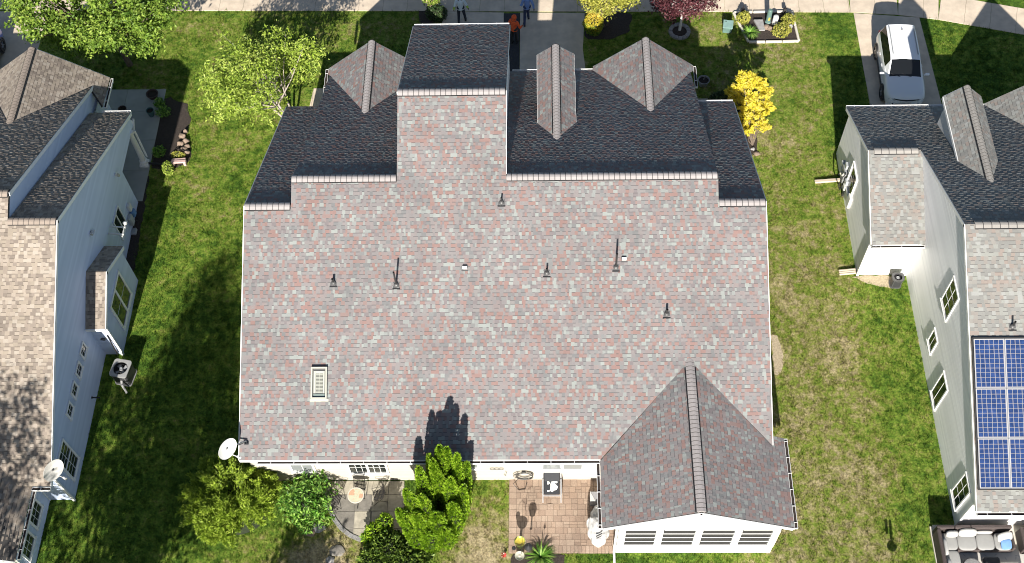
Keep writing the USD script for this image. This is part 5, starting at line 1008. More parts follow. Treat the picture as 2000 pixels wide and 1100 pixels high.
for px, lb in ((1449, 'left'), (1531, 'right')):
    t = thing('lantern_post', f'low black lantern post at the back {lb} corner of the planting bed', 'lantern', V(*at(px, 29)[:2], .0)); MB().bar((0, 0, 0), (0, 0, .3), .05, .05, up=(0, 1, 0)).put('post', 'iron_black', t); MB().span((-.09, -.09, .28), (.09, .09, .42), bev=.02).put('lantern', 'iron_black', t); MB().bar((0, 0, .42), (0, 0, .62), .03, .03, up=(0, 1, 0)).put('finial', 'iron_black', t)
for k, (px, py, s_, mt) in enumerate(((1496, 55, .42, 'rock_tan'), (1503, 58, .3, 'rock_tan'), (1543, 54, .22, 'rock_grey'))):
    stone('garden_stone', V(*at(px, py)[:2], .08), (s_, s_ * .7, .25), mt, 30 + k, ('tan stone in front of the green pedestal', 'smaller tan stone in the planting bed', 'pale stone on the bed edge')[k], 'stone')
ring_c = at(1327, 63); tr = struct('tree_ring')
g = np.arange(14) * 2 * math.pi / 14
for a in g:
    m = MB(); r0, r1 = .36, .54; q = [(r0 * math.cos(a + .03), r0 * math.sin(a + .03)), (r1 * math.cos(a + .03), r1 * math.sin(a + .03)), (r1 * math.cos(a + .42), r1 * math.sin(a + .42)), (r0 * math.cos(a + .42), r0 * math.sin(a + .42))]
    m.slab([V(*p, .11 + .01 * math.sin(a * 5)) + ring_c for p in q], (0, 0, -.12)); m.put('ring_block', 'rock_grey', tr)
MB().lathe([(.37, .04), (.2, .07), (.001, .08)], ring_c, 24).put('mulch', 'mulch', tr)
# beds by the walls
def bedsheet(name, pxs, mat='mulch', z=.018):
    pg = Polygon([at(*q)[:2] for q in pxs]); st = struct(name); r_ = np.random.default_rng(len(pxs)); c = np.array(pg.exterior.coords)
    ring = [np.array(pg.exterior.interpolate(s).coords[0]) + (r_.random(2) - .5) * .1 for s in np.arange(0, pg.length, .25)]
    p2 = Polygon(ring).buffer(0); m = trimesh.creation.extrude_polygon(p2 if p2.geom_type == 'Polygon' else max(p2.geoms, key=lambda q: q.area), z + .02, engine='earcut'); MB().tm(m).shift(T=(0, 0, -.02)).put('mulch', mat, st); return pg
beds = [Polygon(bed), bedsheet('mulch_bed', ((306, 205), (330, 190), (366, 205), (372, 235), (352, 290), (372, 285), (372, 315), (340, 330), (296, 330))), bedsheet('mulch_bed', ((815, 0), (866, 0), (868, 44), (820, 48))),
        bedsheet('mulch_bed', ((1142, 24), (1235, 26), (1228, 62), (1190, 78), (1144, 76))), bedsheet('mulch_bed', ((1388, 185), (1445, 205), (1480, 260), (1478, 300), (1440, 310), (1380, 260))),
        bedsheet('mulch_bed', ((268, 345), (292, 345), (264, 520), (240, 640), (215, 690), (200, 690)))]
beds.append(Polygon([at(*q)[:2] for q in ((986, 1078), (1100, 1083), (1100, 1130), (975, 1130))])); bedsheet('mulch_bed', ((1000, 1083), (1100, 1083), (1110, 1130), (995, 1130)))
plain('bare_soil', (.40, .33, .225), .95, noise=.3, scale=14, bump=.8, bscale=50)
beds.append(bedsheet('bare_soil', ((1664, 541), (1700, 537), (1745, 541), (1752, 562), (1715, 560), (1690, 552)), 'bare_soil', .012)); beds.append(bedsheet('bare_soil', ((1506, 655), (1520, 655), (1530, 690), (1527, 725), (1512, 735)), 'bare_soil', .012))
q = at(1503, 672, 1.2); t = thing('utility_meter', 'grey round utility meter on the east wall of the middle house', 'meter', (XR - .1, q[1], 1.2)); MB().lathe([(.001, .34), (.13, .33), (.16, .26), (.16, 0)], (0, 0, 0), 18, axis=(1, 0, 0)).put('dome', 'meter_grey', t, smooth=40); MB().span((0, -.2, -.3), (.2, .2, -.16)).put('bracket', 'boot_grey', t)
q = at(1506, 697, .9); t = thing('wall_box', 'white utility box below the meter on the east wall of the middle house', 'utility box', (XR - .1, q[1], .7)); MB().span((0, -.22, -.35), (.3, .22, .35), bev=.03).put('body', 'post_white', t); MB().span((.3, -.15, -.2), (.315, .15, .2)).put('door', 'meter_grey', t)
lw = struct('porch_walk')
slabs(lw, [(-20.0, 30.65), (-18.15, 30.65), (-18.15, 37.25), (-22.5, 37.25), (-22.5, 35.2), (-20.0, 35.2)], (0, 1), 1.75, .03, 'concrete_grey', origin=(-20, 30.65), dy=2.2)
for k, (px, py, s_) in enumerate(((357, 268, .32), (364, 278, .30), (353, 283, .34), (360, 294, .36), (366, 301, .26), (352, 298, .24), (363, 260, .24), (367, 288, .26))):
    stone('garden_stone', V(*at(px, py)[:2], .08), (s_, s_ * .8, .3), 'rock_tan', 50 + k, 'tan stone heaped at the mulch bed edge, ' + ('seventh from', 'fifth from', 'fourth from', 'third from', 'second from', 'nearest to', 'sixth from', 'eighth from')[k] + ' the pink bench', 'stone', group='tan stones heaped by the mulch bed')
t = thing('stone_bench', 'low pink stone bench at the corner of the mulch bed', 'bench', V(*at(352, 322)[:2], 0), .08); MB().span((-.35, -.16, .28), (.35, .02, .36), bev=.03).put('seat', 'pink_stone', t); MB().span((-.33, .03, .24), (.33, .16, .32), bev=.03).put('ledge', 'pink_stone', t)
for s in (-.25, .25): MB().span((s - .06, -.12, 0), (s + .06, .12, .28), bev=.02).put('leg', 'pink_stone', t)
def pot(px, py, r, h, mat, label):
    t = thing('plant_pot', label, 'plant pot', V(*at(px, py)[:2], .03)); MB().lathe([(.001, 0), (r * .75, 0), (r, h), (r * 1.08, h), (r * 1.08, h + .03), (r * .95, h + .03), (r * .9, h - .04)], n=24).put('pot', mat, t, smooth=40); MB().lathe([(r * .9, h - .05), (.001, h - .03)], n=20).put('soil', 'soil', t); return t
pot(297, 226, .17, .34, 'pot_teal', 'teal glazed pot on the porch walk'); pot(243, 222, .19, .3, 'terracotta_dark', 'dark pot at the gutter end of the porch walk'); pot(300, 190, .27, .22, 'terracotta_dark', 'wide dark planter at the far corner of the porch walk')
t = pot(1373, 166, .26, .32, 'rock_grey', 'grey round planter by the north east corner of the middle house'); MB().tube([(0, .05, .3), (.03, .0, .5), (0, -.02, .62)], .03, 6).put('figurine', 'rock_grey', t)
nw = struct('front_path'); slabs(nw, [(6.9, 33.4), (8.05, 33.4), (8.05, 36.3), (6.9, 36.3)], (0, 1), 1.5, .02, 'concrete', origin=(6.9, 33.4))

# ------------------------------------------------------------------ vehicles
def car(name, label, cat, loc, rot, paint, L=4.15, W=1.88, Hh=1.62, front_only=False):
    """x right, y forwards (nose at +y); a loft of stations along y, cut into panels"""
    t = thing(name, label, cat, loc, rot); hw = W / 2; k = Hh / 1.62; hl = L / 2
    # station: y, then half profile points (x, z): sill, rocker, door, belt, glass foot, glass top, roof edge, roof mid, centre
    def st(y, pts): return y * hl, [(x * hw, z * k) for x, z in pts]
    S = [st(-1.00, [(.70, .42), (.78, .46), (.82, .62), (.80, .80), (.74, .90), (.68, 1.0), (.55, 1.04), (.28, 1.06), (0, 1.07)]),
         st(-.965, [(.80, .26), (.88, .40), (.93, .65), (.91, .86), (.86, .98), (.74, 1.16), (.60, 1.20), (.30, 1.23), (0, 1.24)]),
         st(-.90, [(.84, .22), (.93, .40), (.97, .65), (.95, .90), (.89, 1.04), (.70, 1.48), (.60, 1.54), (.30, 1.58), (0, 1.59)]),
         st(-.72, [(.86, .21), (.95, .38), (1.0, .65), (.97, .92), (.91, 1.05), (.71, 1.51), (.62, 1.57), (.31, 1.605), (0, 1.615)]),
         st(-.35, [(.87, .21), (.95, .36), (.98, .65), (.96, .93), (.91, 1.05), (.72, 1.53), (.63, 1.59), (.32, 1.62), (0, 1.63)]),
         st(.0, [(.87, .21), (.95, .36), (.98, .65), (.96, .93), (.91, 1.04), (.72, 1.52), (.63, 1.575), (.32, 1.605), (0, 1.615)]),
         st(.14, [(.87, .21), (.95, .36), (.98, .65), (.96, .93), (.90, 1.03), (.73, 1.46), (.675, 1.52), (.32, 1.555), (0, 1.565)]),
         st(.44, [(.87, .21), (.95, .37), (.99, .65), (.97, .92), (.89, 1.01), (.84, 1.035), (.775, 1.055), (.36, 1.10), (0, 1.11)]),
         st(.70, [(.86, .21), (.95, .38), (1.0, .65), (.96, .88), (.87, .97), (.76, 1.01), (.62, 1.03), (.32, 1.055), (0, 1.06)]),
         st(.88, [(.84, .22), (.92, .40), (.95, .62), (.92, .80), (.84, .89), (.74, .93), (.60, .95), (.30, .98), (0, .985)]),
         st(.965, [(.74, .24), (.82, .40), (.85, .60), (.82, .74), (.76, .81), (.68, .85), (.55, .87), (.28, .89), (0, .895)]),
         st(1.00, [(.58, .28), (.66, .40), (.70, .56), (.68, .66), (.64, .70), (.56, .73), (.45, .75), (.23, .77), (0, .775)])]
    ny, npf = len(S), 17; P = np.zeros((ny, npf, 3))
    for i, (y, pts) in enumerate(S):
        for j, (x, z) in enumerate(pts): P[i, j] = (-x, y, z); P[i, npf - 1 - j] = (x, y, z)
    kind = {}
    for i in range(ny - 1):
        for j in range(npf - 1):
            jj = min(j, npf - 2 - j); c = 'body'
            if jj == 4 and 2 <= i <= 4: c = 'side_window'
            if jj == 4 and i == 5: c = 'side_window'
            if i == 6 and jj >= 6: c = 'windshield'
            if i == 1 and jj >= 5: c = 'rear_window'
            if i == 6 and jj in (4, 5): c = 'pillar'
            kind.setdefault((c, (0 if j < 8 else 1) if c in ('side_window', 'pillar') else 0), []).append((i, j))
    flat = P.reshape(-1, 3)
    for (c, s), cells in kind.items():
        f = [[i * npf + j, i * npf + j + 1, (i + 1) * npf + j + 1, (i + 1) * npf + j] for i, j in cells]; m = MB(); m.add(flat, np.array(f)[:, ::-1])
        if c == 'body':
            for i, rev in ((0, False), (ny - 1, True)):
                ids = [i * npf + j for j in range(npf)]; cc = len(flat); m.add(np.vstack([flat[ids], flat[ids].mean(0)]), [[a, a + 1, npf] if rev else [a + 1, a, npf] for a in range(npf - 1)])
            m.add([(-hw * .86, -hl * .95, .24), (hw * .86, -hl * .95, .24), (hw * .86, hl * .95, .24), (-hw * .86, hl * .95, .24)], [[3, 2, 1, 0]])
        v, ff, tt = m.arr(); ok = np.unique(ff); mp = np.full(len(v), -1); mp[ok] = np.arange(len(ok)); m2 = MB(); m2.add(v[ok], mp[ff])
        m2.put(c if c != 'pillar' else 'windscreen_pillar', paint if c in ('body', 'pillar') else 'car_glass', t, smooth=32)
    for sx in (-1, 1):
        for yy, dy in ((.60, 1), (-.62, -1)):
            y0 = yy * hl; c = V(sx * (hw - .10), y0, .335)
            MB().lathe([(.37, -.05), (.40, 0), (.40, .125), (.36, .13)], (sx * (hw - .115), y0, .345), 28, axis=(sx, 0, 0)).put('wheel_arch', 'plastic_dark', t, smooth=40)
            w = MB().lathe([(.20, -.11), (.30, -.11), (.335, -.08), (.335, .08), (.31, .118), (.215, .122)], c + V(sx * .02, 0, 0), 28, axis=(sx, 0, 0)).put('wheel', 'black_rubber', t, smooth=40)
            rm = MB().lathe([(.215, .10), (.19, .085), (.17, .03), (.001, .03)], c + V(sx * .02, 0, 0), 24, axis=(sx, 0, 0))
            rm.put('rim', 'fan_dark', w)
            for q in range(5):
                a = q * 2 * math.pi / 5; d = V(0, math.cos(a), math.sin(a)); MB().bar(c + V(sx * .115, 0, 0), c + V(sx * .115, 0, 0) + d * .2, .045, .03, up=(1, 0, 0)).put('spoke', 'steel', w)
    for sx in (-1, 1):
        MB().bar((sx * hw * .60, -hl * .82, 1.60 * k), (sx * hw * .60, hl * .02, 1.62 * k), .045, .04, bev=.015).put('roof_rail', 'plastic_grey' if sx > 0 else 'plastic_grey', t)
        mi = MB(); mi.box((sx * (hw + .10), hl * .36, 1.06 * k), (.22, .13, .15), bev=.045); mi.bar((sx * (hw - .06), hl * .37, 1.02 * k), (sx * (hw + .04), hl * .36, 1.04 * k), .05, .04); mi.put('door_mirror', paint, t)
        MB().slab([V(sx * .78 * hw, hl * .955, .80 * k), V(sx * .52 * hw, hl * 1.0, .77 * k), V(sx * .54 * hw, hl * 1.01, .71 * k), V(sx * .86 * hw, hl * .945, .70 * k)], V(0, .012, .012)).put('headlight', 'lamp_clear', t)
        MB().slab([V(sx * .84 * hw, hl * .955, .56 * k), V(sx * .58 * hw, hl * 1.005, .54 * k), V(sx * .56 * hw, hl * 1.01, .42 * k), V(sx * .80 * hw, hl * .965, .42 * k)], V(0, .014, .004)).put('lower_lamp', 'plastic_dark', t)
        MB().slab([V(sx * .90 * hw, -hl * .965, 1.0 * k), V(sx * .72 * hw, -hl * 1.0, .98 * k), V(sx * .72 * hw, -hl * 1.005, .8 * k), V(sx * .93 * hw, -hl * .96, .8 * k)], V(0, -.012, 0)).put('tail_lamp', 'lamp_red', t)
        for yy in (.02, -.32): MB().box((sx * hw * .985, yy * hl, .86 * k), (.03, .17, .03), bev=.01).put('door_handle', paint, t)
        MB().bar((sx * (hw * .97), -hl * .45, .30), (sx * (hw * .97), hl * .45, .30), .03, .12).put('sill_trim', 'plastic_dark', t)
    g = MB(); pts = [(-.62, .80), (-.3, .775), (0, .765), (.3, .775), (.62, .80)]
    for a, b in zip(pts[:-1], pts[1:]): g.bar((a[0] * hw, hl * (1.004 - .07 * a[0] ** 2), a[1] * k - .02), (b[0] * hw, hl * (1.004 - .07 * b[0] ** 2), b[1] * k - .02), .05, .055)
    g.put('upper_grille', 'plastic_dark', t); MB().span((-.5 * hw, hl * .985, .34 * k), (.5 * hw, hl * 1.008, .50 * k), bev=.01).put('lower_grille', 'plastic_dark', t); MB().span((-.26, hl * .99, .54 * k), (.26, hl * 1.012, .64 * k)).put('licence_plate', 'post_white', t)
    MB().lathe([(.03, 0), (.02, .04), (.008, .09), (.001, .1)], (0, -hl * .72, 1.615 * k), 10).put('antenna', 'plastic_dark', t)
    MB().box((0, hl * .19, 1.44 * k), (.2, .04, .06), bev=.01).put('inside_mirror', 'post_white', t)
    for sx in (-.3, .25): MB().bar((sx * hw, hl * .465, 1.115 * k), (sx * hw + .42, hl * .40, 1.16 * k), .02, .015).put('wiper', 'plastic_dark', t)
    return t
car('parked_car', 'white compact suv with dark roof rails parked in the right driveway', 'car', (16.80, 37.50, .024), math.pi - .045, 'car_white')
car('parked_car', 'bright blue car at the top left corner of the picture', 'car', (-27.55, 38.6, .024), math.pi + .02, 'car_blue', Hh=1.55)

# ------------------------------------------------------------------ people
def chain(parts, seg=14):
    out = []
    for a in parts:
        s = [m3.Manifold.sphere(r, seg).translate([float(x) for x in p]) for p, r in a]
        for i in range(len(s) - 1): out.append(m3.Manifold.batch_hull([s[i], s[i + 1]]))
    m = m3.Manifold.batch_boolean(out, m3.OpType.Add).refine_to_length(.03); q = m.to_mesh(); tmm = trimesh.Trimesh(q.vert_properties[:, :3], q.tri_verts, process=True)
    trimesh.smoothing.filter_taubin(tmm, iterations=6); return tmm
def person(label, loc, heading, feet, knees, hands, elbows, lean, top, legs, shoes, hair, skin, hood=False, sleeves='long', vest=None, scale=1.0):
    """local frame: facing +y. feet, knees, hands, elbows: (left, right) positions in metres"""
    t = thing('person', label, 'person', loc, heading); P = lambda *a: V(*a) * scale
    hip = P(lean[0] * .3, lean[1] * .3, .93); sh = P(lean[0], lean[1], 1.42); nk = sh + P(0, .01, .10); hd = nk + P(0, .035, .125)
    HL, HR = hip + P(-.085, 0, 0), hip + P(.085, 0, 0); SL, SR = sh + P(-.175, 0, 0), sh + P(.175, 0, 0)
    F = [P(*f) for f in feet]; K = [P(*q) for q in knees]; Hn = [P(*q) for q in hands]; E_ = [P(*q) for q in elbows]
    body = [[(hip, .11), ((hip + sh) / 2, .115), (sh - P(0, 0, .08), .125)], [(SL, .06), (sh, .085), (SR, .06)], [(sh, .06), (nk, .052), (hd - P(0, 0, .06), .055)],
            [(hd + P(0, 0, .02), .095), (hd + P(0, .02, -.05), .075), (hd + P(0, .03, -.09), .05)], [(hd + P(0, .08, -.01), .018), (hd + P(0, .105, -.035), .016), (hd + P(0, .08, -.05), .016)],
            [(hd + P(-.09, 0, -.01), .018), (hd + P(-.095, -.01, .02), .018)], [(hd + P(.09, 0, -.01), .018), (hd + P(.095, -.01, .02), .018)]]
    for s_, Hh, Kk, Ff in ((0, HL, K[0], F[0]), (1, HR, K[1], F[1])): body.append([(Hh, .085), (Kk, .055), (Ff + P(0, 0, .08), .04), (Ff + P(0, .1, .03), .03)])
    for s_, Sh, Ee, Hd in ((-1, SL, E_[0], Hn[0]), (1, SR, E_[1], Hn[1])):
        d = unit(Hd - Ee); side = unit(np.cross(d, V(0, 1, 0)) + V(1e-3, 0, 0)); fw = np.cross(side, d); body.append([(Sh, .055), (Ee, .042), (Hd, .028), (Hd + d * .045, .032), (Hd + d * .085, .028)])
        for q, (off, ln) in enumerate(((-.026, .062), (-.009, .075), (.009, .072), (.026, .055))):
            b0 = Hd + d * .085 + fw * off; body.append([(b0, .0095), (b0 + d * ln * .5 + side * .008 * -s_, .009), (b0 + d * ln - side * s_ * .022, .0075)])
        body.append([(Hd + d * .025 + fw * .03, .011), (Hd + d * .055 + fw * .052, .0095), (Hd + d * .085 + fw * .05, .008)])
    MB().tm(chain(body)).put('body', skin, t, smooth=True)
    sh_ = [[(hip + P(0, 0, -.02), .135), ((hip + sh) / 2, .138), (sh - P(0, 0, .09), .148)], [(SL + P(0, 0, -.01), .075), (sh - P(0, 0, .03), .10), (SR + P(0, 0, -.01), .075)], [(HL, .115), (HR, .115)], [(sh, .085), (nk - P(0, 0, .03), .068)]]
    for Sh, Ee, Hd in ((SL, E_[0], Hn[0]), (SR, E_[1], Hn[1])): sh_.append([(Sh, .075), (Ee, .058), (Ee + (Hd - Ee) * (.92 if sleeves == 'long' else .05), .048)])
    if hood: sh_.append([(nk, .10), (hd + P(0, -.01, .03), .128), (hd + P(0, .0, -.04), .115)])
    MB().tm(chain(sh_)).put('jacket' if sleeves == 'long' else 'shirt', top, t, smooth=True)
    if vest:
        for Ee, Hd in ((E_[0], Hn[0]), (E_[1], Hn[1])): MB().tm(chain([[(Ee + (Hd - Ee) * .1, .062), (Ee + (Hd - Ee) * .8, .054)]])).put('sleeve', vest, t, smooth=True)
    tr = [[(HL + P(0, 0, .03), .115), (HR + P(0, 0, .03), .115)]]
    for Hh, Kk, Ff in ((HL, K[0], F[0]), (HR, K[1], F[1])): tr.append([(Hh, .10), (Kk, .072), (Ff + P(0, 0, .1), .058)])
    MB().tm(chain(tr)).put('trousers', legs, t, smooth=True)
    for Ff in F: MB().tm(chain([[(Ff + P(0, -.05, .045), .048), (Ff + P(0, .06, .045), .048), (Ff + P(0, .17, .035), .038)]])).put('shoe', shoes, t, smooth=True)
    if not hood: MB().tm(chain([[(hd + P(0, -.03, .035), .098), (hd + P(0, -.035, .0), .09)], [(hd + P(0, .0, .06), .088), (hd + P(0, .03, .055), .08)]])).put('cap' if 'cap' in hair else 'hair', hair, t, smooth=True)
    for sx in (-.035, .035): MB().tm(trimesh.creation.icosphere(1, .012 * scale)).shift(T=hd + P(sx, .088, .012)).put('eye', 'hair_black', t)
    MB().box(hd + P(0, .082, -.072), (.045, .014, .010)).put('mouth', 'pink_stone', t)
    return t
o = at(902, 43)
person('person in a pale blue shirt with lime sleeves walking on the front walk', V(o[0], o[1], .024), 0.1, feet=((-.15, -.06, 0), (.20, .07, 0)), knees=((-.12, .04, .5), (.15, .06, .5)), hands=((-.33, .0, .88), (.36, -.02, .92)), elbows=((-.29, -.05, 1.15), (.30, -.05, 1.15)), lean=(0, .03), top='cloth_white', legs='cloth_navy', shoes='shoe_black', hair='hair_black', skin='skin_dark', sleeves='short', vest='cloth_lime')
o = at(1004, 84)
person('person in an orange hooded jacket and black trousers beside the garage roof', V(o[0], o[1], .02), -.5, feet=((-.09, -.06, 0), (.10, .07, 0)), knees=((-.09, .03, .5), (.10, .08, .5)), hands=((-.28, .12, 1.0), (.30, .30, 1.02)), elbows=((-.26, -.08, 1.16), (.33, .05, 1.14)), lean=(0, .05), top='cloth_orange', legs='shoe_black', shoes='shoe_black', hair='hair_black', skin='skin_dark', hood=True)
o = at(1030, 42)
person('person in a blue shirt and jeans striding on the driveway', V(o[0], o[1], .024), .25, feet=((-.22, -.30, .02), (.10, .16, 0)), knees=((-.12, .02, .5), (.08, .18, .5)), hands=((-.28, .2, .98), (.30, -.15, .95)), elbows=((-.27, .02, 1.15), (.28, -.1, 1.15)), lean=(.02, .08), top='cloth_blue', legs='denim', shoes='shoe_black', hair='hair_black', skin='skin_dark', sleeves='long')

# ------------------------------------------------------------------ trees and plants
def leaf_mesh(C, size, rg, upw=.6, aspect=.5, jit=.35, fold=.12, tint=None, D=None):
    n = len(C); N = rg.normal(size=(n, 3)); N /= np.linalg.norm(N, axis=1, keepdims=True); N[:, 2] = np.abs(N[:, 2]); N = N + [0, 0, upw]; N /= np.linalg.norm(N, axis=1, keepdims=True)
    A = rg.normal(size=(n, 3)) if D is None else D + .25 * rg.normal(size=(n, 3)); A -= (A * N).sum(1, keepdims=True) * N; A /= np.linalg.norm(A, axis=1, keepdims=True) + 1e-9; B = np.cross(N, A)
    L = size * (1 + jit * (rg.random((n, 1)) * 2 - 1)); W = L * aspect
    v = np.stack([C - A * L / 2, C + B * W / 2 + N * fold * L + A * L * .05, C + A * L / 2, C - B * W / 2 + N * fold * L + A * L * .05], 1).reshape(-1, 3)
    f = (np.arange(n)[:, None, None] * 4 + np.array([[0, 2, 1], [0, 3, 2]])).reshape(-1, 3); tt = rg.random(n) if tint is None else np.clip(tint, 0.001, 1)
    return MB().add(v, f[:, ::-1], np.repeat(np.maximum(tt, .001), 2))
def crown_pts(c, rad, ncl, per, rc, rg, inner=.45, flat=.6, keep=None, void=(.8, .40)):
    d = rg.normal(size=(ncl, 3)); d /= np.linalg.norm(d, axis=1, keepdims=True); r = inner + (1 - inner) * rg.random((ncl, 1)) ** .6
    wob = .78 + .44 * meshkit.noise(d * 2.1 + 9.3, 3)[:, None]
    K = np.asarray(c, float) + d * r * wob * np.asarray(rad, float)
    K = K[meshkit.fbm(K * void[0] + 3.7, 2, 7) > void[1]]
    if keep is not None: K = K[keep(K)]
    O = rg.normal(size=(len(K), per, 3)) * rc * [1, 1, flat]; ct = np.repeat(rg.random(len(K))[:, None], per, 1)
    return K, (K[:, None] + O).reshape(-1, 3), ct.ravel()
def tree(name, label, cat, base, stems, c, rad, ncl, per, rc, leaf, mat, bark, seed, trunk_r=.07, group=None, nbr=14, keep=None, aspect=.55, inner=.45, upw=.5, fork=.45, void=(.8, .40)):
    rg = np.random.default_rng(seed); base = V(*base); t = thing(name, label, cat, base, group=group); c = V(*c) - base
    K, Pp, ct = crown_pts(c, rad, ncl, per, rc, rg, inner, keep=None if keep is None else (lambda k: keep(k + base)), void=void)
    leaf_mesh(Pp, leaf, rg, aspect=aspect, upw=upw, tint=.55 * rg.random(len(Pp)) + .45 * ct).put('crown', mat, t)
    tips = []
    for s in range(stems):
        a = s * 2 * math.pi / stems + rg.random(); off = V(math.cos(a), math.sin(a), 0) * (trunk_r * 1.6 if stems > 1 else 0); end = V(0, 0, c[2] * fork) * 1.0 + c * [1, 1, 0] * fork + off * (4 if stems > 1 else 1)
        pts = [off, off * 1.4 + (end - off) * .4 + rg.normal(size=3) * .04, end]; MB().tube(pts, [trunk_r, trunk_r * .8, trunk_r * .6], 9).put('trunk', bark, t, smooth=40); tips.append(end)
    idx = rg.permutation(len(K))[:nbr]
    for q, i in enumerate(idx):
        a = tips[q % stems]; b = K[i]; mid = (a + b) / 2 + rg.normal(size=3) * .12 - V(0, 0, .1); MB().tube([a, mid, b], [trunk_r * .5, trunk_r * .3, trunk_r * .1], 6).put('branch', bark, t, smooth=40)
    return t
c1 = at(185, 12, 4.4)
tree('shade_tree', 'large green leafy tree overhanging the top left corner', 'tree', (c1[0] + .2, c1[1] + .4, 0), 1, c1, (4.0, 2.35, 1.9), 900, 34, .18, .17, 'leaf_green', 'bark_brown', 11, trunk_r=.16, nbr=26, fork=.55)
c2 = at(508, 148, 3.0)
tree('ornamental_tree', 'pale lime green tree with grey stems at the north west corner of the middle house', 'tree', at(570, 240), 4, c2, (3.15, 2.45, 1.8), 900, 26, .15, .155, 'leaf_lime', 'bark_pale', 12, trunk_r=.07, nbr=34, aspect=.42, fork=.5, inner=.4, void=(.62, .445), keep=lambda k: ~((k[:, 0] > c2[0] + .9) & (k[:, 1] < c2[1] + .5)))
tree('plum_tree', 'dark red leaved tree in a ring of grey blocks', 'tree', at(1327, 61), 1, at(1334, -8, 2.35), (1.5, 1.35, 1.35), 260, 40, .15, .12, 'leaf_burgundy', 'post_white', 13, trunk_r=.075, nbr=14, fork=.62)
tree('young_tree', 'yellow green tree with two stems at the top of the driveway bed', 'tree', at(1184, 52), 2, at(1190, -2, 2.3), (1.3, 1.1, 1.05), 200, 34, .15, .12, 'leaf_olive', 'bark_brown', 14, trunk_r=.06, nbr=12, fork=.55)
def shrub(name, label, c, rad, n, leaf, mat, seed, aspect=.5, upw=.5, inner=.75, tint_h=0.0, core=True, lumps=.25, group=None):
    rg = np.random.default_rng(seed); base = V(c[0], c[1], 0); t = thing(name, label, 'shrub', base, group=group); c0 = V(0, 0, c[2])
    d = rg.normal(size=(n, 3)); d /= np.linalg.norm(d, axis=1, keepdims=True); w = 1 + lumps * (meshkit.fbm(d * 2.3 + seed, 3, seed)[:, None] - .5) * 2
    P = c0 + d * (inner + (1.08 - inner) * rg.random((n, 1)) ** .5) * w * np.asarray(rad); P = P[P[:, 2] > .03]; tt = rg.random(len(P))
    if tint_h: tt = np.clip(tt * .45 + tint_h * np.clip((P[:, 2] - .1) / (c[2] + rad[2]), 0, 1) ** 1.5, 0, 1)
    leaf_mesh(P, leaf, rg, aspect=aspect, upw=upw, tint=tt).put('foliage', mat, t)
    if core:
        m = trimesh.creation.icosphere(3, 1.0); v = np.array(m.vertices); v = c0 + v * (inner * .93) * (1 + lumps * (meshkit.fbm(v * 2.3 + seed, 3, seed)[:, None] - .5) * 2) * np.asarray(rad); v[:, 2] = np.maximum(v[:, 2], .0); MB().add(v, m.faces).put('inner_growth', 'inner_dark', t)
    for k in range(5):
        a = k * 1.256; MB().tube([(.04 * math.cos(a), .04 * math.sin(a), 0), (rad[0] * .35 * math.cos(a), rad[1] * .35 * math.sin(a), c[2])], [.02, .01], 6).put('stem', 'bark_brown', t)
    return t
q = at(1158, 60); shrub('gold_shrub', 'rounded shrub, yellow on top and green below, beside the driveway', (q[0], q[1] - .1, .62), (.46, .44, .66), 2300, .10, 'leaf_goldgreen', 21, tint_h=.85)
def gold_tree():
    b = at(1470, 284); rg = np.random.default_rng(22); t = thing('golden_shrub', 'tall golden yellow leaved shrub at the north east corner of the middle house', 'shrub', b)
    lobes = [((1462, 262), .5, .55), ((1478, 250), .7, .6), ((1455, 232), .9, .55), ((1482, 225), 1.1, .6), ((1466, 212), 1.35, .6), ((1495, 212), 1.3, .42), ((1442, 198), 1.6, .5), ((1470, 190), 1.8, .55), ((1495, 185), 1.8, .35), ((1432, 178), 2.0, .36), ((1455, 170), 2.2, .42), ((1468, 158), 2.5, .34), ((1484, 165), 2.3, .3), ((1450, 153), 2.6, .25)]
    allp, allt = [], []
    allD = []
    for (px, py), z, r in lobes:
        c0 = at(px, py, z) - b; MB().tube([(0, 0, 0), c0 * .5 + rg.normal(size=3) * .05, c0], [.03, .02, .008], 6).put('stem', 'bark_brown', t)
        for q_ in range(9):
            d0 = unit(rg.normal(size=3) + V(0, 0, .5)); c = c0 + d0 * r * .55; L = r * (.45 + .5 * rg.random()); n = 95; u_ = rg.random((n, 1)); allp.append(c + d0 * L * (u_ - .3) + rg.normal(size=(n, 3)) * .085 * (1.15 - u_)); allD.append(np.repeat((d0 + V(0, 0, .3))[None], n, 0)); allt.append(np.clip(.3 * rg.random() + .2 * u_[:, 0] + .55 * rg.random(n), 0, 1))
    P = np.vstack(allp); k = P[:, 2] > .05; leaf_mesh(P[k], .125, rg, aspect=.45, upw=.3, tint=np.concatenate(allt)[k], D=np.vstack(allD)[k]).put('foliage', 'leaf_gold', t)
gold_tree()
q = at(1418, 225); shrub('dark_shrub', 'dark green shrub in shade between the golden shrub and the house', (q[0], q[1], .6), (.95, .8, .75), 2600, .15, 'leaf_dark', 23, aspect=.4)
q = at(600, 1004); shrub('leafy_shrub', 'bright green broad leaved shrub between the juniper and the stone patio', (q[0] + .05, q[1] + .25, .62), (.95, .95, .8), 2400, .17, 'leaf_bright', 24, aspect=.38, upw=.4, lumps=.75, inner=.5)
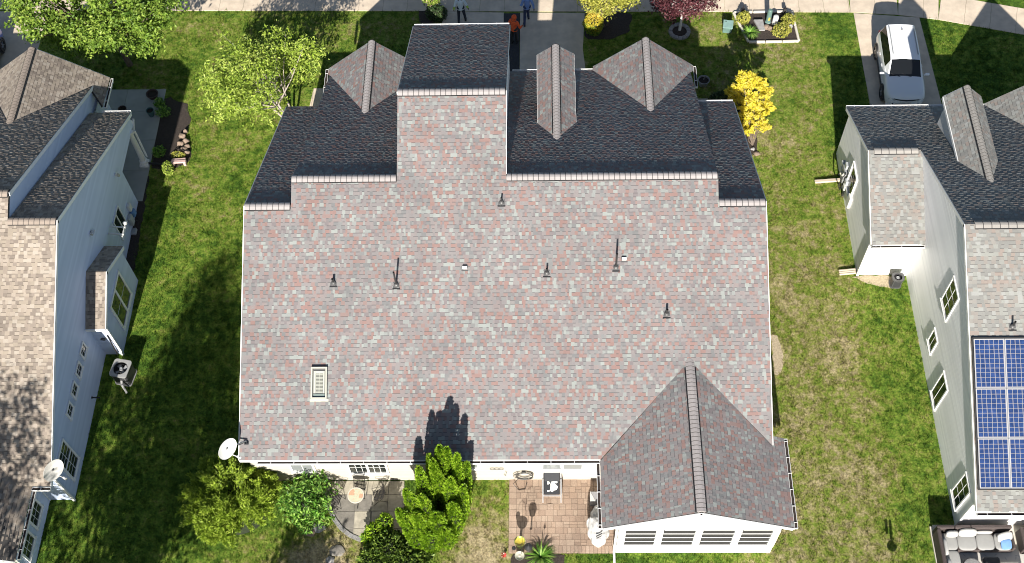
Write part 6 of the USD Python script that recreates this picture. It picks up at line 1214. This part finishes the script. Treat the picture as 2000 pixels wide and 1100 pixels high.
# flowering shrub
q = at(845, 22); t = shrub('flowering_shrub', 'small lime green shrub with pink flowers beside the front walk', (q[0], q[1] + .1, .75), (.42, .4, .5), 900, .12, 'leaf_lime', 25, core=False, inner=.3)
rg = np.random.default_rng(26); d = rg.normal(size=(160, 3)); d /= np.linalg.norm(d, axis=1, keepdims=True); leaf_mesh(V(0, 0, .75) + d * V(.42, .42, .5) * rg.random((160, 1)) ** .3, .09, rg, aspect=.8).put('blossom', 'petal_pink', t)
q = at(852, 30); shrub('dark_shrub', 'dark twiggy shrub under the flowering shrub in the shaded bed', (q[0] + .05, q[1] - .2, .35), (.5, .4, .4), 900, .12, 'leaf_dark', 27)
q = at(331, 337); shrub('small_shrub', 'small round lime shrub beside the drain pipe', (q[0], q[1], .3), (.24, .3, .35), 900, .08, 'leaf_lime', 28)
q = at(352, 308); shrub('small_shrub', 'little yellow green plant behind the pink bench', (q[0] - .05, q[1], .18), (.3, .14, .22), 500, .07, 'leaf_olive', 29)
for k, (px, py, r, lb) in enumerate(((320, 222, .35, 'shaded pale green plant beside the teal pot'), (313, 205, .25, 'small shaded plant behind the wide planter'), (312, 300, .3, 'shaded low plant in the mulch bed by the porch walk'))):
    q = at(px, py); shrub('bed_plant', lb, (q[0], q[1], .15), (r, r, .25), 400, .10, 'leaf_bright', 60 + k, core=False, inner=.2)
for k, (px, py, rx_, rz_, mt, lb) in enumerate(((1451, 42, .32, .42, 'leaf_olive', 'yellow green mound at the back left of the planting bed'), (1525, 66, .42, .40, 'leaf_olive', 'pale yellow green mound at the front right of the planting bed'), (1538, 45, .34, .3, 'leaf_olive', 'tan green mound at the back right of the planting bed'))):
    q = at(px, py); shrub('mound_plant', lb, (q[0], q[1], .2), (rx_, rx_ * .85, rz_), 1100, .085, mt, 70 + k)
def strap_plant(name, label, loc, n, length, mat, seed, w=.022, rise=.8):
    rg = np.random.default_rng(seed); t = thing(name, label, 'plant', V(*loc)); mb = MB()
    for k in range(n):
        a = rg.random() * 6.283; L = length * (.6 + .5 * rg.random()); up = rise * (.5 + .6 * rg.random()); r0 = rg.random() * .05; pts = []
        for s in np.linspace(0, 1, 6): pts.append(V(math.cos(a), math.sin(a), 0) * (r0 + L * s * (.5 + .5 * s)) + V(0, 0, L * up * (s * 1.5 - s * s * 1.1)))
        sd = V(-math.sin(a), math.cos(a), 0); tn = .001 + rg.random() * .99
        for i in range(5):
            wa, wb = w * (1 - (i / 5) ** 2), w * (1 - ((i + 1) / 5) ** 2) + .001; mb.add([pts[i] - sd * wa, pts[i] + sd * wa, pts[i + 1] + sd * wb, pts[i + 1] - sd * wb], [[0, 1, 2, 3]], tn)
    mb.put('blades', mat, t); return t
q = at(1056, 1090); strap_plant('strap_leaf_plant', 'clump of strap leaves at the front of the brick patio', (q[0], q[1], 0), 150, .62, 'leaf_bright', 31, rise=1.0)
q = at(1463, 68); strap_plant('strap_leaf_plant', 'bright green grassy clump at the front left of the planting bed', (q[0], q[1], .03), 190, .5, 'leaf_bright', 32, w=.016, rise=1.0)
# conifers
def sprays(P, Nn, size, rg, per=3, up=.7, width=.34, tint=None):
    n = len(P); Pp = np.repeat(P, per, 0); D = np.repeat(Nn, per, 0) + V(0, 0, up) + .55 * rg.normal(size=(n * per, 3)); D /= np.linalg.norm(D, axis=1, keepdims=True)
    L = size * (.6 + .8 * rg.random((n * per, 1))); S = rg.normal(size=(n * per, 3)); S -= (S * D).sum(1, keepdims=True) * D; S /= np.linalg.norm(S, axis=1, keepdims=True); W = L * width
    v = np.stack([Pp, Pp + D * L * .55 + S * W / 2, Pp + D * L, Pp + D * L * .55 - S * W / 2], 1).reshape(-1, 3); f = (np.arange(n * per)[:, None, None] * 4 + np.array([[0, 1, 2], [0, 2, 3]])).reshape(-1, 3)
    tt = rg.random(n * per) if tint is None else np.repeat(tint, per) * .5 + .5 * rg.random(n * per); return MB().add(v, f, np.repeat(np.clip(tt, .001, 1), 2))
def stem_shape(t_, rad): return rad * np.minimum(1, .35 + t_ / .3) * np.clip(1 - t_, 0, 1) ** .62 * 1.2 + .02
def arborvitae():
    base = V(-3.95, 15.25, 0); t = thing('arborvitae', 'bright lime green conifer with many upright lobes by the rear wall', 'conifer', base); rg = np.random.default_rng(41)
    tips = [((858, 873), 5.15, .46), ((873, 876), 4.9, .36), ((817, 914), 5.1, .40), ((838, 890), 4.75, .34), ((792, 958), 4.55, .42), ((850, 912), 4.5, .48), ((822, 970), 4.1, .42), ((895, 905), 4.2, .36), ((912, 905), 3.7, .38), ((893, 888), 4.6, .36), ((845, 900), 4.9, .40), ((880, 935), 4.0, .50), ((778, 998), 3.7, .48), ((812, 1005), 3.4, .58), ((850, 1005), 3.4, .60), ((885, 985), 3.2, .50), ((830, 1040), 2.4, .55), ((795, 1035), 2.5, .5), ((868, 1035), 2.4, .5), ((905, 950), 3.2, .42)]
    allP, allN, allT = [], [], []; core = MB()
    for (px, py), z, rad in tips:
        rad *= .80
        tip = at(px, py, z) - base; b = V(tip[0] * .55, tip[1] * .55, 0); n = int(620 * z * rad * 2.2); tt = rg.random(n) ** .85; ax = b + (tip - b) * tt[:, None]; th = rg.random(n) * 2 * math.pi
        lump = 1 + .32 * (meshkit.fbm(np.stack([np.cos(th) * 1.3, np.sin(th) * 1.3, tt * z * 1.1 + rad * 50], 1) * 1.4, 3, 4) - .5) * 2
        r = stem_shape(tt, rad) * lump; nn = np.stack([np.cos(th), np.sin(th), np.full(n, .25)], 1); allP.append(ax + nn * r[:, None]); allN.append(nn); allT.append(np.full(n, rg.random()) * .3 + .7 * rg.random(n))
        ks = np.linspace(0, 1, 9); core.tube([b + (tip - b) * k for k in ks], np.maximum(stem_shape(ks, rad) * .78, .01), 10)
    P, Nn, T = np.vstack(allP), np.vstack(allN), np.concatenate(allT); T = np.clip(T * .75 + 1.1 * (meshkit.fbm(P * 3.1, 3, 8) - .42), .01, 1); k = P[:, 2] > .03
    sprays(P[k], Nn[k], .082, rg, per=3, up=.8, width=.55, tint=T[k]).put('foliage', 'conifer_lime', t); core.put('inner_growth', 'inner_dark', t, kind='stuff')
    MB().tube([(0, 0, 0), (0, 0, 1.0)], [.12, .09], 10).put('trunk', 'bark_brown', t)
arborvitae()
def low_conifer(name, label, lobes, mat, size, seed, dens, per=3, up=.5, width=.3, wob=.35):
    b0 = V(np.mean([l[0][0] for l in lobes]), np.mean([l[0][1] for l in lobes]), 0); t = thing(name, label, 'conifer', b0); rg = np.random.default_rng(seed); aP, aN = [], []; core = MB()
    for c, rad in lobes:
        c = V(*c) - b0; rad = V(*rad); n = int(dens * rad[0] * rad[1] * 4); d = rg.normal(size=(n, 3)); d /= np.linalg.norm(d, axis=1, keepdims=True); w = 1 + wob * (meshkit.fbm(d * 2.6 + c * 3, 3, seed)[:, None] - .5) * 2
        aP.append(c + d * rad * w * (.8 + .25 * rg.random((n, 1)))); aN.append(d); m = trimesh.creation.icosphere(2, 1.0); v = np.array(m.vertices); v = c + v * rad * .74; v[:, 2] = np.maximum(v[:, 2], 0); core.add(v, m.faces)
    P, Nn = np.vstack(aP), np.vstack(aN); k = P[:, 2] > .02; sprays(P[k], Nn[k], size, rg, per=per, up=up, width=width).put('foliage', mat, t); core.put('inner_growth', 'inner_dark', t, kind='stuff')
    MB().tube([(0, 0, 0), (0, 0, .5)], [.08, .06], 9).put('trunk', 'bark_brown', t)
J = lambda px, py, z, rx_, ry_, rz_: (tuple(at(px, py, z)), (rx_, ry_, rz_))
def juniper():
    b = V(*at(465, 985)) * [1, 1, 0]; rg = np.random.default_rng(42); t = thing('juniper', 'wide spiky olive green juniper at the south west corner of the middle house', 'conifer', b); P, D, T = [], [], []; core = MB()
    for k in range(170):
        a = rg.random() * 2 * math.pi; rr_ = .35 + .65 * rg.random() ** .6; R_ = (2.15 if math.cos(a) < .2 else 1.9) * rr_; zt = 1.9 * (1.0 - .62 * rr_ ** 1.6) * (.75 + .5 * rg.random()); tip = V(R_ * math.cos(a), R_ * .92 * math.sin(a), zt); st = V(0, 0, .25) + tip * [.25, .25, .35]
        nn = 190; u_ = rg.random(nn) ** .7; dr = unit(tip - st); mid = st + (tip - st) * u_[:, None] + V(0, 0, .18) * np.sin(np.pi * u_)[:, None]; P.append(mid + rg.normal(size=(nn, 3)) * (.17 * (1.08 - u_))[:, None]); D.append(np.repeat((dr * .9 + V(0, 0, .35))[None], nn, 0) + rg.normal(size=(nn, 3)) * .5); T.append(np.clip(.15 + .5 * u_ + .25 * rg.random(nn), 0, 1) * (.6 + .4 * rg.random()))
        core.tube([st, (st + tip) / 2 + V(0, 0, .1), st + (tip - st) * .8], [.05, .035, .012], 5)
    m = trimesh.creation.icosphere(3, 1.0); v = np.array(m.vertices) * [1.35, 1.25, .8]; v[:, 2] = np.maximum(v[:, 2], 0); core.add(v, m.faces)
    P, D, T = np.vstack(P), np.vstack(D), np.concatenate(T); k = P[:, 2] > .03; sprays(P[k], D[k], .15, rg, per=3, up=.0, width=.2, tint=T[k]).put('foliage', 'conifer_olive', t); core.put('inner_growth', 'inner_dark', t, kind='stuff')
    MB().tube([(0, 0, 0), (0, 0, .6)], [.1, .07], 9).put('trunk', 'bark_brown', t)
juniper()
low_conifer('yew', 'low dark green yew in front of the lime conifer', [J(760, 1075, .5, .75, .7, .6), J(790, 1095, .4, .7, .6, .5), J(735, 1100, .4, .6, .7, .55), J(812, 1088, .3, .5, .5, .4)], 'conifer_dark', .12, 43, 900, width=.4)
low_conifer('golden_conifer', 'small yellow green conifer tuft at the edge of the stone patio', [J(735, 1040, .55, .32, .32, .45), J(752, 1022, .7, .25, .28, .45), J(722, 1050, .4, .25, .25, .35)], 'conifer_lime', .12, 44, 900, width=.4)
# tall trees south of the frame whose shade falls on the left lawn and the left roof
for k, (x, y, hgt, rad, sd, lb) in enumerate(((-15.8, 6.4, 8.4, 2.5, 81, 'tall leafy tree south of the side lawn, left of the middle house'), (-17.6, 4.2, 8.6, 2.4, 82, 'tall leafy tree south of the left house wing'), (-22.4, 4.6, 12.2, 3.0, 83, 'broad leafy tree south of the left roof'), (-15.6, 3.6, 12.2, 2.0, 84, 'tallest leafy tree south of the juniper'), (-27.4, 4.6, 12.0, 2.6, 85, 'leafy tree south west of the left roof'), (-9.6, 6.2, 4.6, 1.2, 86, 'small leafy tree south of the stone patio'))):
    tree('backyard_tree', lb, 'tree', (x, y, 0), 1, (x, y, hgt - 2.2), (rad, rad, 2.6), 270, 27, .30, .22, 'leaf_green', 'bark_brown', sd, trunk_r=.15, nbr=16, inner=.3, fork=.6)

# ------------------------------------------------------------------ dry straw, rocks and grass
for k, (px, py, s_, mt, lb) in enumerate(((622, 1032, .5, 'rock_grey', 'dark stone at the left edge of the stone patio'), (658, 1076, .55, 'flagstone_dark', 'dark flat stone below the stone patio'), (645, 1095, .35, 'rock_grey', 'small grey stone near the bottom edge'), (606, 1040, .4, 'rock_tan', 'tan stone under the leafy shrub'), (1478, 301, .28, 'rock_tan', 'small tan stone at the golden shrub'), (1470, 292, .2, 'rock_grey', 'small pale stone at the golden shrub'))):
    stone('garden_stone', V(*at(px, py)[:2], .03), (s_, s_ * .8, .14), mt, 90 + k, lb, 'stone')
hard = [sbox(XL, yw, XR, 35.4), sbox(2.6, 14.6, 8.3, 17.5), sbox(-33, 16.4, -18.3, 35.1), sbox(-33, 13.4, -19.3, 16.5), sbox(-18.4, 22.8, -17.6, 26.5), sbox(13.3, 26.5, 28, 33.1), sbox(15.4, 15.3, 28, 33.1), sbox(-5.02, 35, 2.1, 42.2), sbox(15.2, 33, 18.7, 41.8), sbox(-33, 35, -24.9, 42.7),
        sbox(-1.44, 14.26, 2.62, 17.3), core, sbox(14.4, 10.4, 22.1, 15.4), sbox(-11.4, 33, -10.15, 37.25), sbox(6.9, 33.4, 8.05, 36.3), sbox(-22.6, 30.6, -18.1, 37.3), Polygon([(-40, 42.9)] + swS[1:] + [(40, 34), (40, 60), (-40, 60)])] + beds + [Polygon([(ring_c[0] + .56 * math.cos(a), ring_c[1] + .56 * math.sin(a)) for a in g])]
hard.pop(16) if False else None
rgn = np.random.default_rng(77); sidew = Polygon(swS[0:] + [(p[0] + .35, p[1] + 1.78) for p in swS[::-1]]).buffer(.02); hard[16] = sidew
no = shapely.union_all(hard).buffer(.015); shapely.prepare(no)
NT = 62000; BL = 9
TX = rgn.random(NT) * 46 - 23; TY = 11.5 + rgn.random(NT) * 33.5; ok = ~shapely.contains_xy(no, TX, TY) & (TY < 45.9); TX, TY = TX[ok], TY[ok]; th_ = .6 + .9 * rgn.random(len(TX))
X = np.repeat(TX, BL) + .055 * rgn.normal(size=len(TX) * BL); Y = np.repeat(TY, BL) + .055 * rgn.normal(size=len(TX) * BL); n = len(X)
hN = np.repeat(th_, BL) * (.032 + .045 * rgn.random(n)); la = np.arctan2(Y - np.repeat(TY, BL), X - np.repeat(TX, BL)) + rgn.normal(size=n) * .5; a = la + math.pi / 2 + rgn.normal(size=n) * .5; lean = hN * (.3 + 1.2 * rgn.random(n)); w = .009 + .009 * rgn.random(n)
B0 = np.stack([X - w * np.cos(a), Y - w * np.sin(a), 0 * X], 1); B1 = np.stack([X + w * np.cos(a), Y + w * np.sin(a), 0 * X], 1); TP = np.stack([X + lean * np.cos(la), Y + lean * np.sin(la), hN], 1)
MB().add(np.stack([B0, B1, TP], 1).reshape(-1, 3), np.arange(n * 3).reshape(-1, 3)).put('grass', 'grass_blade', None, label='short mown grass blades of the lawns', cat='grass', kind='stuff')
